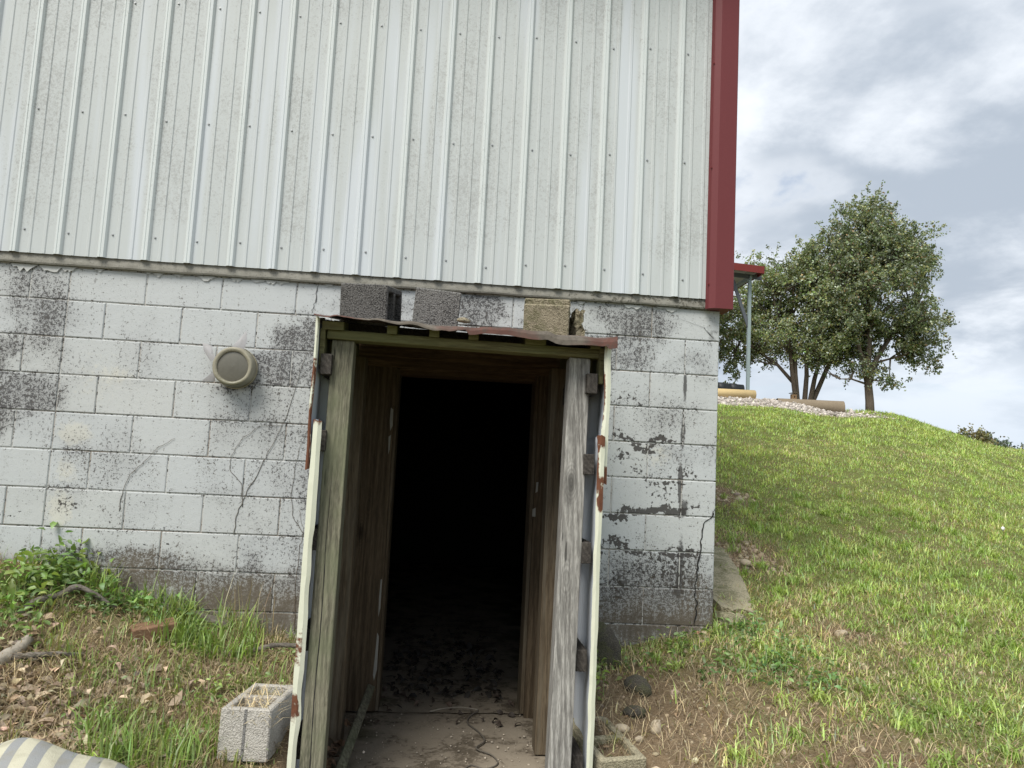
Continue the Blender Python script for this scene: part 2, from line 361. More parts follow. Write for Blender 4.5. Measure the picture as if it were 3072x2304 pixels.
def m_ground(t):
    p = t.pos(); n = t.noise(p, 1.1, 4, .6); f = t.noise(p, 26, 4, .7); s = t.noise(p, 160, 2, .7); pb = t.vor(p, 42)
    c = t.mix(f, (.10, .070, .042), (.25, .185, .115)); c = t.mix(t.mul(t.rng(s, .5, .7), .5), c, (.30, .24, .16))
    c = t.mix(t.mul(t.rng(pb, .28, .12), .55), c, (.34, .28, .2))
    g = t.mul(t.rng(t.attr('tint', 'Fac'), .1, .9), t.rng(t.noise(p, 6, 3), .25, .5))
    c = t.mix(t.mul(g, .85), c, t.mix(f, (.085, .105, .032), (.19, .22, .065)))
    return dict(col=c, rough=.95, spec=.1, nrm=t.bump(t.add(t.mul(f, 1.), t.sub(t.mul(s, .4), t.mul(pb, .5))), .9, .02))
def m_slab(t):
    p = t.pos(); x, y, z = t.xyz(p); n = t.noise(p, 5, 5, .65, .5); f = t.noise(p, 40, 3, .7); s = t.noise(p, 140, 2, .7)
    c = t.mix(n, (.17, .14, .105), (.35, .305, .24)); c = t.mix(t.rng(t.add(n, t.mul(t.sub(f, .5), .6)), .52, .36, 0., .75), c, (.075, .06, .042))
    mo = t.rng(t.add(t.noise(p, 3, 3), t.mul(t.sub(t.m('ABSOLUTE', t.add(x, 1.5)), .3), .6)), .55, .75)
    c = t.mix(t.mul(mo, .7), c, (.055, .055, .022)); c = t.mix(t.mul(t.rng(s, .56, .7), .4), c, (.33, .3, .25))
    return dict(col=c, rough=.9, spec=.15, nrm=t.bump(t.add(n, t.mul(f, .5)), .5, .012))
def m_rug(t):
    u = t.attr('stripe', 'Fac'); p = t.pos(); w = t.noise(p, 240, 2, .7); n = t.noise(p, 12, 3)
    fr = t.m('FRACT', t.mul(t.add(u, t.mul(t.sub(n, .5), .004)), 11.)); k = t.rng(fr, .46, .5); k = t.sub(k, t.rng(fr, .94, .98))
    c = t.mix(k, (.50, .48, .36), (.235, .245, .25)); c = t.mix(t.mul(w, .3), c, (.5, .5, .47))
    return dict(col=t.mix(t.rng(n, .42, .75, 0., .6), c, (.26, .24, .18)), rough=.95, spec=.05, nrm=t.bump(t.add(w, n), .6, .006))
def m_bark(t):
    p = t.pos(); n = t.noise(t.v('MULTIPLY', p, (14, 14, 3)), 1., 4, .65); s = t.noise(p, 60, 3)
    return dict(col=t.mix(t.add(t.mul(n, .7), t.mul(s, .3)), (.055, .042, .032), (.21, .17, .135)), rough=.95, nrm=t.bump(n, .8, .03))
def m_gravel(t):
    p = t.pos(); v = t.vor(p, 34, out='Color'); d = t.vor(p, 34); n = t.noise(p, 2.5, 3)
    g = t.xyz(v)
    c = t.mix(g[0], (.22, .19, .16), (.62, .57, .52)); c = t.mix(t.rng(n, .5, .7, 0., .6), c, (.09, .11, .04))
    return dict(col=c, rough=.95, nrm=t.bump(d, .8, .02))
def m_plastic(t):
    p = t.pos(); n = t.noise(p, 14, 3, .6, .6); x, y, z = t.xyz(p)
    c = t.mix(n, (.19, .175, .125), (.34, .32, .24)); c = t.mix(t.rng(z, 1.06, .99, 0., .8), c, (.07, .072, .032))
    return dict(col=c, rough=.42, spec=.4, nrm=t.bump(n, .35, .012))
def m_film(t):
    d = t.n('ShaderNodeBsdfPrincipled'); n = t.noise(t.pos(), 30, 3, .6)
    t.put(d.inputs['Base Color'], t.mix(n, (.24, .235, .235), (.34, .33, .335))); d.inputs['Roughness'].default_value = .45
    tr = t.n('ShaderNodeBsdfTransparent'); m = t.n('ShaderNodeMixShader'); m.inputs[0].default_value = .86
    t.t.links.new(tr.outputs[0], m.inputs[1]); t.t.links.new(d.outputs[0], m.inputs[2]); return dict(shader=m.outputs[0])
M = dict(block=mat('painted_block', m_block), mortar=mat('mortar', m_mortar), siding=mat('siding_white', m_siding), red=mat('red_trim', m_red), ledge=mat('ledge', m_ledge),
         screw=mat('screw', plain((.34, .35, .35), .4, .3, 80, .5)), redscrew=mat('red_screw', plain((.14, .02, .02), .45)),
         greenpost=mat('treated_post', wood((.27, .255, .185), (.085, .082, .058), 'z', (.13, .145, .085), .35, True, 0.)),
         greypost=mat('grey_post', wood((.44, .43, .395), (.155, .148, .135), 'z', None, .45, True, 2.)),
         brown=mat('brown_board', wood((.165, .125, .08), (.07, .05, .031), 'z', None, .4, True, 4.)),
         brown2=mat('brown_stud', wood((.185, .145, .095), (.075, .055, .035), 'z', None, .3, False, 6., (.18, .16, .12))),
         plate=mat('mossy_plate', wood((.25, .23, .12), (.10, .09, .045), 'x', (.13, .14, .06), .3, False, 3.)),
         nailer=mat('nailer', wood((.10, .09, .078), (.035, .031, .028), 'y', None, .3, False, 5.)),
         headb=mat('brown_head', wood((.22, .15, .09), (.08, .052, .03), 'x', None, .5, False, 8.)),
         sheet=mat('cream_sheet', m_sheet(False)), sheetin=mat('sheet_inner', m_sheet(True)), rusty=mat('rusty_roof', m_rusty),
         conc_dark=mat('dark_concrete', concrete((.10, .098, .093), (.20, .195, .185), (.025, .024, .023), .9)),
         conc_mid=mat('grey_concrete', concrete((.15, .147, .14), (.29, .285, .27), (.035, .034, .033), .9)),
         conc_tan=mat('tan_concrete', concrete((.25, .22, .15), (.38, .335, .245), (.09, .078, .05), .7, .5)),
         conc_light=mat('light_concrete', concrete((.40, .38, .34), (.54, .515, .465), (.22, .205, .18), .7)),
         conc_moss=mat('mossy_concrete', concrete((.29, .26, .175), (.44, .40, .28), (.13, .115, .08), .6, .6)),
         grass=mat('grass_blade', leafy(.42)), leaf=mat('leaf', leafy(.35, .45)), dead=mat('dead_leaf', leafy(.15, .8)),
         ground=mat('soil', m_ground), slab=mat('entry_slab', m_slab), rug=mat('rug', m_rug), bark=mat('bark', m_bark), gravel=mat('gravel', m_gravel),
         plastic=mat('cloudy_plastic', m_plastic), film=mat('plastic_film', m_film), wire=mat('wire', plain((.42, .38, .26), .45, .3, 60, .7)),
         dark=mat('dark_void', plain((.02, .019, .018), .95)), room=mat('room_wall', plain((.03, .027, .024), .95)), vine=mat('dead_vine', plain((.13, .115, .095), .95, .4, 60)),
         vine2=mat('brown_vine', plain((.10, .062, .036), .95, .4, 60)), branch=mat('weathered_branch', wood((.22, .20, .17), (.07, .06, .05), 'x', None, .2, False, 1.)),
         whitewood=mat('bleached_wood', plain((.32, .29, .24), .95, .75, 34, 0, .1, 1.)), brick=mat('old_brick', plain((.19, .115, .07), .95, .4, 30, 0, .2, .7)),
         stone=mat('pale_stone', plain((.44, .37, .27), .9, .25, 30, 0, .2, .5)), darkstone=mat('dark_stone', concrete((.06, .055, .045), (.14, .125, .10), (.03, .03, .025), .6, .5)),
         greensteel=mat('grey_green_steel', plain((.27, .33, .33), .45, .12, 8, .2)), darksteel=mat('dark_steel', plain((.09, .10, .115), .5, .2)),
         redroof=mat('red_roof_trim', plain((.15, .022, .018), .5, .15)), soffit=mat('pale_soffit', plain((.45, .46, .44), .6, .1)),
         yellow=mat('yellow_pipe', plain((.62, .47, .235), .6, .18, 6)), black=mat('black_plastic', plain((.028, .031, .034), .5, .3)),
         birdwood=mat('birdhouse_wood', plain((.33, .21, .12), .85, .2, 14)), logbark=mat('log_bark', plain((.21, .17, .12), .95, .35, 18, 0, .2, .8)), logend=mat('log_end', plain((.13, .105, .075), .95, .4, 22)),
         litter=mat('white_scrap', plain((.75, .74, .72), .7, .1)), foam=mat('paint_drip', plain((.45, .46, .44), .8, .2)), peel=mat('peeling_paint', plain((.34, .335, .30), .7, .2, 40)))
# ------------------------------------------------------------------ ground: one sheet out to the horizon
def axis(lo, hi, d, a, b):
    core = np.arange(lo, hi+1e-6, d); out = [core]
    g = d; x = hi; ext = []
    while x < b: g *= 1.16; x += g; ext.append(x)
    g = d; x = lo; ex2 = []
    while x > a: g *= 1.16; x -= g; ex2.append(x)
    return np.concatenate([ex2[::-1], core, ext])
gx = axis(-4.6, 2.6, .045, -700, 700); gy = axis(-2.2, 2.2, .045, -400, 900)
GX, GY = np.meshgrid(gx, gy); GZ = TZ(GX, GY); nx, ny = len(gx), len(gy)
def dirt_patch(x, y):
    """bare earth and dry patches, 0..1"""
    d = np.zeros_like(x)
    for cx, cy, rx, ry, s in ((.62, 1.32, .34, .48, 1.5), (1.2, 3.15, .34, .4, 1.4), (-.5, -.85, .8, .55, 1.15), (.1, -1.4, .9, .38, 1.0), (.8, -.02, .16, .1, .9), (1.7, -1.5, .5, .3, .5),
                             (-2.95, -.95, .5, .35, .75), (-2.5, -.75, .35, .35, .6), (-2.35, -.4, .3, .3, .7), (-3.3, -1.05, .4, .5, .95), (-3.2, -.6, .4, .2, .8), (.05, .15, .3, .3, .6)):
        d = np.maximum(d, s*np.exp(-((x-cx)/rx)**2-((y-cy)/ry)**2))
    return np.clip(d+(vn(x, y, 2.2, 5)-.55)*.7+(vn(x, y, 7, 6)-.5)*.35, 0, 1)
def gravel_mask(x, y):
    e = y-(9.15+.28*np.maximum(0, x-3.)+(vn(x, y, .8, 9)-.5)*.6)
    return sstep(0, .35, e)*sstep(7.9, 6.6, x+(vn(x, y, .7, 8)-.5)*.6)*sstep(15.5, 14, y)
idx = np.arange(nx*ny).reshape(ny, nx)
q = np.stack([idx[:-1, :-1], idx[:-1, 1:], idx[1:, 1:], idx[1:, :-1]], -1).reshape(-1, 4)
F = np.concatenate([q[:, [0, 1, 2]], q[:, [0, 2, 3]]])
gr = 1-dirt_patch(GX.ravel(), GY.ravel()); gr[(GX.ravel() > -2.15) & (GX.ravel() < -.85)] *= .15; gr[GX.ravel() < -2.1] *= .4; gr *= 1-gravel_mask(GX.ravel(), GY.ravel())
me = tri_mesh('ground', np.stack([GX.ravel(), GY.ravel(), GZ.ravel()], 1), F, gr[:, None], True)
tag(mesh_obj('ground', me, M['ground']), 'brown soil and turf rising to a grassy hill', None, None, 'structure')
# gravel yard on top of the bank
xs = np.arange(.4, 8.4, .1); ys = np.arange(9, 15.8, .1); X, Y = np.meshgrid(xs, ys); k = gravel_mask(X, Y); Z = TZ(X, Y)+.03*sstep(.2, .8, k)-.02
idx = np.arange(X.size).reshape(X.shape); q = np.stack([idx[:-1, :-1], idx[:-1, 1:], idx[1:, 1:], idx[1:, :-1]], -1).reshape(-1, 4)
q = q[(k.ravel()[q] > .05).any(1)]
tag(mesh_obj('gravel_yard', tri_mesh('gravel_yard', np.stack([X.ravel(), Y.ravel(), Z.ravel()], 1), np.concatenate([q[:, [0, 1, 2]], q[:, [0, 2, 3]]])), M['gravel']), 'pale gravel yard on top of the bank', None, None, 'structure')
# concrete floor of the entry, two pours with a joint between them
fl = empty('floor'); tag(fl, 'dirty concrete floor slab running in through the doorway', None, None, 'structure')
def slabmesh(y0, y1, z, name):
    b = MB(); n = 26; xs = np.linspace(-2.03, -.95, n); ys = np.linspace(y0, y1, 40)
    if y0 > .0: xs = np.linspace(-2.6, -.4, n)
    for y in ys:
        for x in xs:
            e = .02*(vn(x, 3.3, 6, 4)-.5) if abs(y-y0) < 1e-6 or abs(y-y1) < 1e-6 else 0
            b.v.append((x, y+float(e), z+float((vn(x, y, 3, 3)-.5)*.012+(vn(x, y, 14, 4)-.5)*.004) - (.012 if e else 0)))
    for j in range(len(ys)-1):
        for i in range(n-1): a = j*n+i; b.f.append((a, a+1, a+n+1, a+n))
    return b.build(name, M['slab'], fl, True)
slabmesh(-1.5, .038, -.709, 'slab'); slabmesh(.043, 5.8, -.706, 'slab')

# ------------------------------------------------------------------ the barn
barn = empty('barn', (-3, 0, -.8), 'white metal sided barn on a painted concrete block wall', 'barn')
H = .2032; BX0, BX1, BZ = -1.955, -1.005, 1.20           # rough door opening in the wall
w = MB(); w.box(-6.6, BX0, .0055, .185, -.85, 1.62); w.box(BX1, -.006, .0055, .185, -.85, 1.62); w.box(BX0, BX1, .0055, .185, BZ, 1.62)
wall = w.build('block_wall', M['mortar'], barn)
_bm = {}
def block_mesh(wd, ht):
    key = (round(wd, 3), round(ht, 3))
    if key not in _bm:
        a, h, e = wd/2, ht/2, .004
        v = [(-a, e, -h), (a, e, -h), (a, e, h), (-a, e, h), (-a+e, 0, -h+e), (a-e, 0, -h+e), (a-e, 0, h-e), (-a+e, 0, h-e), (-a, .19, -h), (a, .19, -h), (a, .19, h), (-a, .19, h)]
        f = [(4, 5, 6, 7), (0, 1, 5, 4), (1, 2, 6, 5), (2, 3, 7, 6), (3, 0, 4, 7), (8, 9, 1, 0), (9, 10, 2, 1), (10, 11, 3, 2), (11, 8, 0, 3)]
        me = bpy.data.meshes.new('block'); me.from_pydata(v, [], f); me.update(); me.materials.append(M['block']); _bm[key] = me
    return _bm[key]
J = .0062
def place_block(a, b, n):
    if b-a < .05: return
    z0, z1 = n*H, (n+1)*H
    if n == 7: z1 = 1.606
    o = mesh_obj('block', block_mesh(b-a-J, z1-z0-J), None, wall)
    o.location = ((a+b)/2, random.uniform(-.0012, .0012), (z0+z1)/2)
for n in range(-4, 8):
    e = []
    x = 0.
    cj = -9*.4064
    e.append(0.)
    if n % 2 == 0: x = -.2032; e.append(x)
    while x-.4064 > cj+.01: x -= .4064; e.append(x)
    e.append(cj); x = cj
    if n % 2: x -= .2032; e.append(x)
    while x > -6.2: x -= .4064; e.append(x)
    e = e[::-1]
    for a, b in zip(e[:-1], e[1:]):
        b2 = b-.003 if abs(b) < 1e-6 else b
        if n*H < BZ-.02 and b > BX0 and a < BX1:
            if a < BX0: place_block(a, BX0, n)
            if b > BX1: place_block(BX1, b, n)
        else: place_block(a, b, n)
# long crack down the corner and thin shrinkage cracks
def ribbon(name, pts, wd, m, parent, y=-.0035, jit=.006):
    b = MB(); P = []
    for (x0, z0), (x1, z1) in zip(pts[:-1], pts[1:]):
        for k in range(6): s = k/6; P.append((x0+(x1-x0)*s+random.uniform(-jit, jit), z0+(z1-z0)*s))
    P.append(pts[-1])
    for i, (x, z) in enumerate(P):
        ww = wd*random.uniform(.4, 1.3)*(.25 if i in (0, len(P)-1) else 1)
        b.v += [(x-ww/2, y, z), (x+ww/2, y, z)]
    b.f = [(2*i, 2*i+1, 2*i+3, 2*i+2) for i in range(len(P)-1)]
    return b.build(name, m, parent)
ribbon('crack', [(-.012, .455), (-.03, .40), (-.075, .37), (-.085, .25), (-.1, .12), (-.115, .0), (-.1, -.08), (-.112, -.2)], .009, M['dark'], wall)
ribbon('crack', [(-.25, 1.545), (-.1, 1.5), (-.03, 1.43)], .0035, M['dark'], wall)
ribbon('crack', [(-2.32, 1.6), (-2.335, 1.5), (-2.35, 1.43)], .004, M['dark'], wall)
# concrete ledge between blocks and siding, with the paint drips below it
b = MB(); nseg = 90
xs = np.linspace(-6.6, .0, nseg)
for i, x in enumerate(xs):
    d = -.030+.006*float(vn(x, 0, 6, 3)); zb = 1.607+.006*float(vn(x, 1, 9, 4))
    b.v += [(x, .1, zb), (x, d+.004, zb), (x, d, zb+.008), (x, d, 1.63), (x, d+.006, 1.69), (x, .1, 1.69)]
for i in range(nseg-1):
    for k in range(5): a = i*6+k; b.f.append((a, a+6, a+7, a+1))
b.build('ledge', M['ledge'], barn)
for k in range(34):
    x = random.uniform(-4.2, -.05); r = random.uniform(.008, .035)
    if -2.0 < x < -.95: continue
    bb = MB(); n = 9; pts = [(x+r*2.2*(i/(n-1)-.5)*2, 1.604-(.5+random.random())*r*math.sin(math.pi*i/(n-1))) for i in range(n)]
    for (px, pz) in pts: bb.v += [(px, -.004, 1.606), (px, -.007, pz)]
    bb.f = [(2*i, 2*i+1, 2*i+3, 2*i+2) for i in range(n-1)]
    bb.build('paint_drip', M['foam'], wall)
# siding: 9 inch ribs, one panel is four ribs wide
R0, RP = -3.9456, .2286
def profile():
    pts = []
    for r in range(4):
        x = r*RP
        pts += [(x-.026, 0), (x-.013, -.017), (x-.0045, -.0175), (x-.003, -.015), (x+.003, -.015), (x+.0045, -.0175), (x+.013, -.017), (x+.026, 0)]
        for mx in (.0762, .1524): pts += [(x+mx-.011, 0), (x+mx-.006, -.0042), (x+mx+.006, -.0042), (x+mx+.011, 0)]
    return pts
PF = profile()
def panel_mesh(z0, z1, xmin=None, xmax=None, x0=0.):
    pts = [(x0+x, y) for x, y in PF]
    pts = [(x0-.03, .0)]+pts+[(x0+4*RP-.03, 0)]
    if xmax is not None: pts = [p for p in pts if p[0] < xmax]+[(xmax, 0)]
    b = MB(); zs = [z0, z0+.5, z0+1.2, (z0+z1)/2+.3, z1]
    for z in zs:
        for x, y in pts: b.v.append((x, y-.034+(.0 if z != z0 else .0), z))
    n = len(pts)
    for j in range(len(zs)-1):
        for i in range(n-1): a = j*n+i; b.f.append((a, a+1, a+n+1, a+n))
    # thickness at the lower edge
    for x, y in pts: b.v.append((x, y-.0315, z0))
    o = len(zs)*n
    for i in range(n-1): b.f.append((i, o+i, o+i+1, i+1))
    return b
screw = MB(); screw.tube([(0, 0, 0), (0, -.0022, 0), (0, -.0024, 0)], [.0066, .0066, .0052], 10); screw.tube([(0, -.002, 0), (0, -.0062, 0)], [.0048, .0042], 6)
scr_me = screw.mesh('screw'); scr_me.materials.append(M['screw'])
first = -8
for k in range(7):
    x0 = R0+(first+4*k)*RP
    if x0 > -.2: break
    p = panel_mesh(1.663, 4.2, None, -.06 if x0+4*RP > -.06 else None, x0).build('siding_panel', M['siding'], barn)
    for r in range(4):
        sx = x0+r*RP+.042
        if sx > -.1 or sx < -4.3: continue
        for zrow in (1.795, 2.475, 3.15, 3.83):
            zz = zrow+random.uniform(-.012, .012)
            if zrow < 1.8 and sx > -1.6: zz -= random.uniform(0, .03)
            s = mesh_obj('screw', scr_me, None, p); s.location = (sx+random.uniform(-.005, .005), -.034, zz)
# red corner trim
pts = [(-.104, -.036), (-.094, -.064), (-.088, -.066), (-.060, -.082), (.044, -.082), (.047, -.079), (.047, .10)]
b = MB(); n = len(pts)
for z in (1.604, 3.1, 4.25):
    for x, y in pts: b.v.append((x, y, z))
for j in range(2):
    for i in range(n-1): a = j*n+i; b.f.append((a, a+1, a+n+1, a+n))
b.f.append(tuple(range(n)))
tr = b.build('corner_trim', M['red'], barn)
rs = scr_me.copy(); rs.materials.clear(); rs.materials.append(M['redscrew'])
for z in (1.745, 2.445, 3.09, 3.75):
    s = mesh_obj('screw', rs, None, tr); s.location = (-.097, -.063, z)
# rest of the building: right side, gable roof, cellar room
b = MB(); b.box(-.185, .0, .2, 16, -.85, 3.0); b.build('side_foundation', M['block'], barn)
b = MB(); b.box(-.02, .035, .105, 16, 3.0, 4.15); b.build('side_siding', M['siding'], barn)
b = MB()
b.v = [(-13.2, -.4, 4.14), (.3, -.4, 4.14), (-13.2, 8, 6.2), (.3, 8, 6.2), (-13.2, 16.4, 4.14), (.3, 16.4, 4.14)]
b.f = [(0, 1, 3, 2), (2, 3, 5, 4)]
o = b.build('roof', M['redroof'], barn); md = o.modifiers.new('t', 'SOLIDIFY'); md.thickness = .06
b = MB(); b.v = [(.03, .1, 4.14), (.03, 16, 4.14), (.03, 8, 6.15)]; b.f = [(0, 1, 2)]; b.build('gable', M['siding'], barn)
b = MB(); b.box(-13, -6.62, 0, .19, -.85, 4.2); b.build('far_wall', M['siding'], barn)
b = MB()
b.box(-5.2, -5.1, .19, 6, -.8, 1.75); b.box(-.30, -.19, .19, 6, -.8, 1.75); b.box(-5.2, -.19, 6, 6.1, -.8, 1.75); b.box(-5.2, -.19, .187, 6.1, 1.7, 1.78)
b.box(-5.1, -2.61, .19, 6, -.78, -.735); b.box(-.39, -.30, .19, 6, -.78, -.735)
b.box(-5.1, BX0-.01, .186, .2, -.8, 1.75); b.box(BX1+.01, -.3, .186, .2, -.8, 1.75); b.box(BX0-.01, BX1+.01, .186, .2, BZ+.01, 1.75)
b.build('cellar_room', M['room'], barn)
# timber door casing set in the opening
b = MB(); b.box(-2.07, -1.852, -.045, -.006, -.69, 1.20); b.build('door_casing', M['brown'], barn, False, .003)
b = MB(); b.box(-1.054, -.93, -.045, -.006, -.712, 1.20); b.build('door_casing', M['brown'], barn, False, .003)
b = MB(); b.box(-2.07, -.93, -.049, -.004, 1.155, 1.36); b.build('door_head', M['headb'], barn, False, .003)
for x0, x1 in ((-1.875, -1.838), (-1.072, -1.034)):
    b = MB(); b.box(x0, x1, -.0035, .18, -.70, 1.155); b.build('door_jamb', M['brown2'], barn, False, .003)
b = MB(); b.box(-1.838, -1.072, -.003, .18, 1.128, 1.16); b.build('door_jamb', M['headb'], barn, False, .002)
def peel(pts, y, parent):
    b = MB(); b.v = [(x, y, z) for x, z in pts]; b.f = [tuple(range(len(pts)))]; return b.build('peeling_paint', M['peel'], parent)
peel([(-1.872, .93), (-1.858, .92), (-1.856, .83), (-1.868, .80), (-1.874, .86)], -.0475, barn)
peel([(-1.874, .77), (-1.862, .78), (-1.864, .70), (-1.870, .67)], -.0475, barn)
peel([(-1.866, -.28), (-1.856, -.3), (-1.855, -.47), (-1.867, -.53), (-1.874, -.5), (-1.87, -.4)], -.0475, barn)
peel([(-1.866, .0), (-1.859, .0), (-1.858, -.15), (-1.866, -.2), (-1.869, -.1)], -.0475, barn)
peel([(-1.045, .56), (-1.034, .56), (-1.035, .51), (-1.048, .5)], -.0475, barn)
peel([(-1.06, .41), (-1.043, .42), (-1.042, .37), (-1.06, .37)], -.0475, barn)
# ------------------------------------------------------------------ timber and tin shelter over the cellar door
sh = empty('entrance_shelter', (-1.5, -1.2, -.72), 'lean-to shelter of timber posts and rusty tin sheets over the cellar doorway', 'shelter')
def timber(name, a, b, w_, h_, m, up=(0, 1, 0), bev=.004, parent=None):
    q = MB(); q.beam(a, b, w_, h_, up); return q.build(name, m, parent or sh, False, bev, 2)
timber('post', (-1.985, -1.24, -.74), (-1.996, -1.125, 1.123), .089, .089, M['greenpost'])
timber('post', (-1.058, -1.24, -.74), (-1.021, -1.125, 1.110), .089, .089, M['greypost'])
timber('post', (-2.005, -.52, -.70), (-2.015, -.50, 1.14), .089, .12, M['brown2'])
timber('post', (-1.012, -.50, -.705), (-1.010, -.50, 1.14), .089, .12, M['brown2'])
timber('top_plate', (-2.06, -1.145, 1.146), (-.925, -1.145, 1.131), .09, .038, M['plate'], (0, 0, 1))
timber('side_rail', (-2.075, -1.2, 1.09), (-2.075, -.05, 1.20), .02, .15, M['plate'], (0, 0, 1))
timber('side_rail', (-.935, -1.2, 1.08), (-.935, -.05, 1.19), .02, .15, M['plate'], (0, 0, 1))
timber('blocking', (-2.06, -1.06, 1.183), (-.925, -1.06, 1.168), .02, .06, M['nailer'], (0, 0, 1), .001)
timber('back_plate', (-2.06, -.11, 1.30), (-.925, -.11, 1.29), .09, .038, M['plate'], (0, 0, 1))
for x in (-2.035, -1.80, -1.63, -1.47, -1.215, -.965):
    timber('rafter', (x, -1.215, 1.176-(x+2)*.012), (x, -.06, 1.34-(x+2)*.012), .085 if x in (-2.035, -1.215) else .04, .034, M['plate'], (0, 0, 1), .002)
for x, zs in ((-2.052, (1.02, .716, .33, -.05, -.45)), (-.974, (1.004, .674, .32, -.10, -.50))):
    for z in zs: timber('nailer', (x, -1.215, z), (x, -.05, z-.01), .044, .083, M['nailer'], (0, 0, 1), .003)
# long drying check down the front of the green post
b = MB(); zz = np.linspace(-.72, .62, 40)
for i, z in enumerate(zz):
    f_ = (z+.74)/1.863; xc = -1.985-.011*f_-.006+.002*math.sin(i*.35)+random.uniform(-.0006, .0006); yc = -1.24+.115*f_-.0452-.0005
    wd = .0036*min(1, (39-i)/14+.1)*random.uniform(.7, 1.2); b.v += [(xc-wd/2, yc, z), (xc+wd/2, yc, z)]
b.f = [(2*i, 2*i+1, 2*i+3, 2*i+2) for i in range(39)]
b.build('drying_check', M['dark'], sh)
def side_sheet(x0, fl, z0, z1, seed, crumple, rusts, y0=-1.268, lean=0.):
    """ribbed panel on the side of the shelter, its front edge folded into a narrow flange; rusts = [(z, half height, where)]"""
    cols = [(fl*1.0, y0+.004, 0), (fl*.55, y0-.004, 0), (0, y0, 0)]
    y = y0+.03; k = 0
    while y < -.02:
        cols.append(((.011 if k % 4 in (1, 2) else 0)*(1 if fl > 0 else -1), y, 1)); y += .055; k += 1
    nz = max(14, int((z1-z0)/.035)); b = MB(); R = []
    for j in range(nz+1):
        z = z0+(z1-z0)*j/nz
        for i, (dx, yy, s) in enumerate(cols):
            kz = (z*7+seed*3.1); k0 = math.floor(kz); hsh = lambda q: math.sin(q*12.9898+seed*78.2)*43758.5453 % 1.
            wv = crumple*((hsh(k0)*(1-kz+k0)+hsh(k0+1)*(kz-k0)-.5)*1.1+(float(vn(z, seed+i*.4, 30, 4))-.5)*.45)
            amp = 1 if i < 3 else .35
            fr = 1 if i == 2 else (.8 if i == 1 else .45)
            b.v.append((x0+dx*(1+.25*(float(vn(z, seed+3, 11, 5))-.5))+wv*amp+lean*(z-z0), yy+wv*.6*(i < 3), z+(.15*(yy-y0)*j/nz if z1 > 1 else 0)+(random.uniform(-.006, .006) if j in (0, nz) else 0)))
            r = max([s2*math.exp(-((z-zc)/hh)**2)*(1 if (wh == 'all' or (wh == 'edge' and i in (1, 2)) or (wh == 'in' and i == 0)) else .15) for zc, hh, wh, s2 in rusts]+[.12*fr])
            R.append(r*(.0 if i > 4 else 1))
    n = len(cols); sl = []
    for j in range(nz):
        for i in range(n-1): a = j*n+i; b.f.append((a, a+1, a+n+1, a+n)); sl.append(0 if i < 2 else 1)
    me = bpy.data.meshes.new('side_sheet'); me.from_pydata(b.v, [], b.f); me.materials.append(M['sheet']); me.materials.append(M['sheetin'])
    for p, s in zip(me.polygons, sl): p.material_index = s; p.use_smooth = s == 1
    at = me.attributes.new('rust', 'FLOAT', 'POINT'); at.data.foreach_set('value', R); me.update()
    o = mesh_obj('side_sheet', me, None, sh); md = o.modifiers.new('t', 'SOLIDIFY'); md.thickness = .0016; md.offset = 0
    return o
side_sheet(-2.096, .012, .60, 1.20, 1., .004, [(1.0, .25, 'edge', .7), (.72, .2, 'edge', 1.1), (.60, .05, 'all', 1.5), (.85, .3, 'in', .9)], -1.252)
side_sheet(-2.074, .033, -.78, .795, 2., .003, [(.79, .03, 'all', .8), (-.06, .12, 'edge', .7), (-.27, .07, 'edge', .95), (.2, .2, 'edge', .45), (-.5, .1, 'edge', .4)], -1.274)
side_sheet(-.908, -.026, .60, 1.175, 3., .006, [(.62, .06, 'all', 1.3), (.95, .12, 'in', .9), (.8, .3, 'in', .7)], -1.252)
side_sheet(-.930, -.025, -.78, .79, 4., .006, [(.785, .045, 'all', 1.5), (.66, .12, 'in', 1.2), (.6, .05, 'edge', .8), (.53, .04, 'edge', 1.2), (.1, .1, 'edge', .35)], -1.274, .004)
# rusty roofing tin
xs = np.linspace(-2.105, -.892, 78); ys = [-1.297, -1.296, -1.29, -1.26, -1.2, -1.1, -.95, -.75, -.5, -.25, -.02]; b = MB()
for j, y in enumerate(ys):
    for x in xs:
        x = float(x); c = .0022*math.sin(x*2*math.pi/.17+3*float(vn(x, 3, 3, 6))); ed = math.exp(-(y+1.3)/.12)
        z = 1.203-.014*(x+2)+.15*(y+1.3)+c*(1+1.1*ed)+ed*((float(vn(x, 0, 5, 7))-.5)*.034+(float(vn(x, 0, 13, 8))-.5)*.02+(float(vn(x, 0, 31, 8))-.5)*.008)
        lip = .004+.014*float(vn(x, 2, 4, 9))+(.018 if x > -1.5 else 0)+(.02 if x > -.93 else 0)
        if j == 0: z -= lip
        if j == 1: z -= lip*.4
        b.v.append((x+(.012*float(vn(y, x, 9, 2)) if x > -.89 or x < -2.09 else 0), y+ed*.01*float(vn(x, 5, 8, 1)), z))
n = len(xs)
for j in range(len(ys)-1):
    for i in range(n-1): a = j*n+i; b.f.append((a, a+1, a+n+1, a+n))
rf = b.build('roof_sheet', M['rusty'], sh); md = rf.modifiers.new('t', 'SOLIDIFY'); md.thickness = .0022

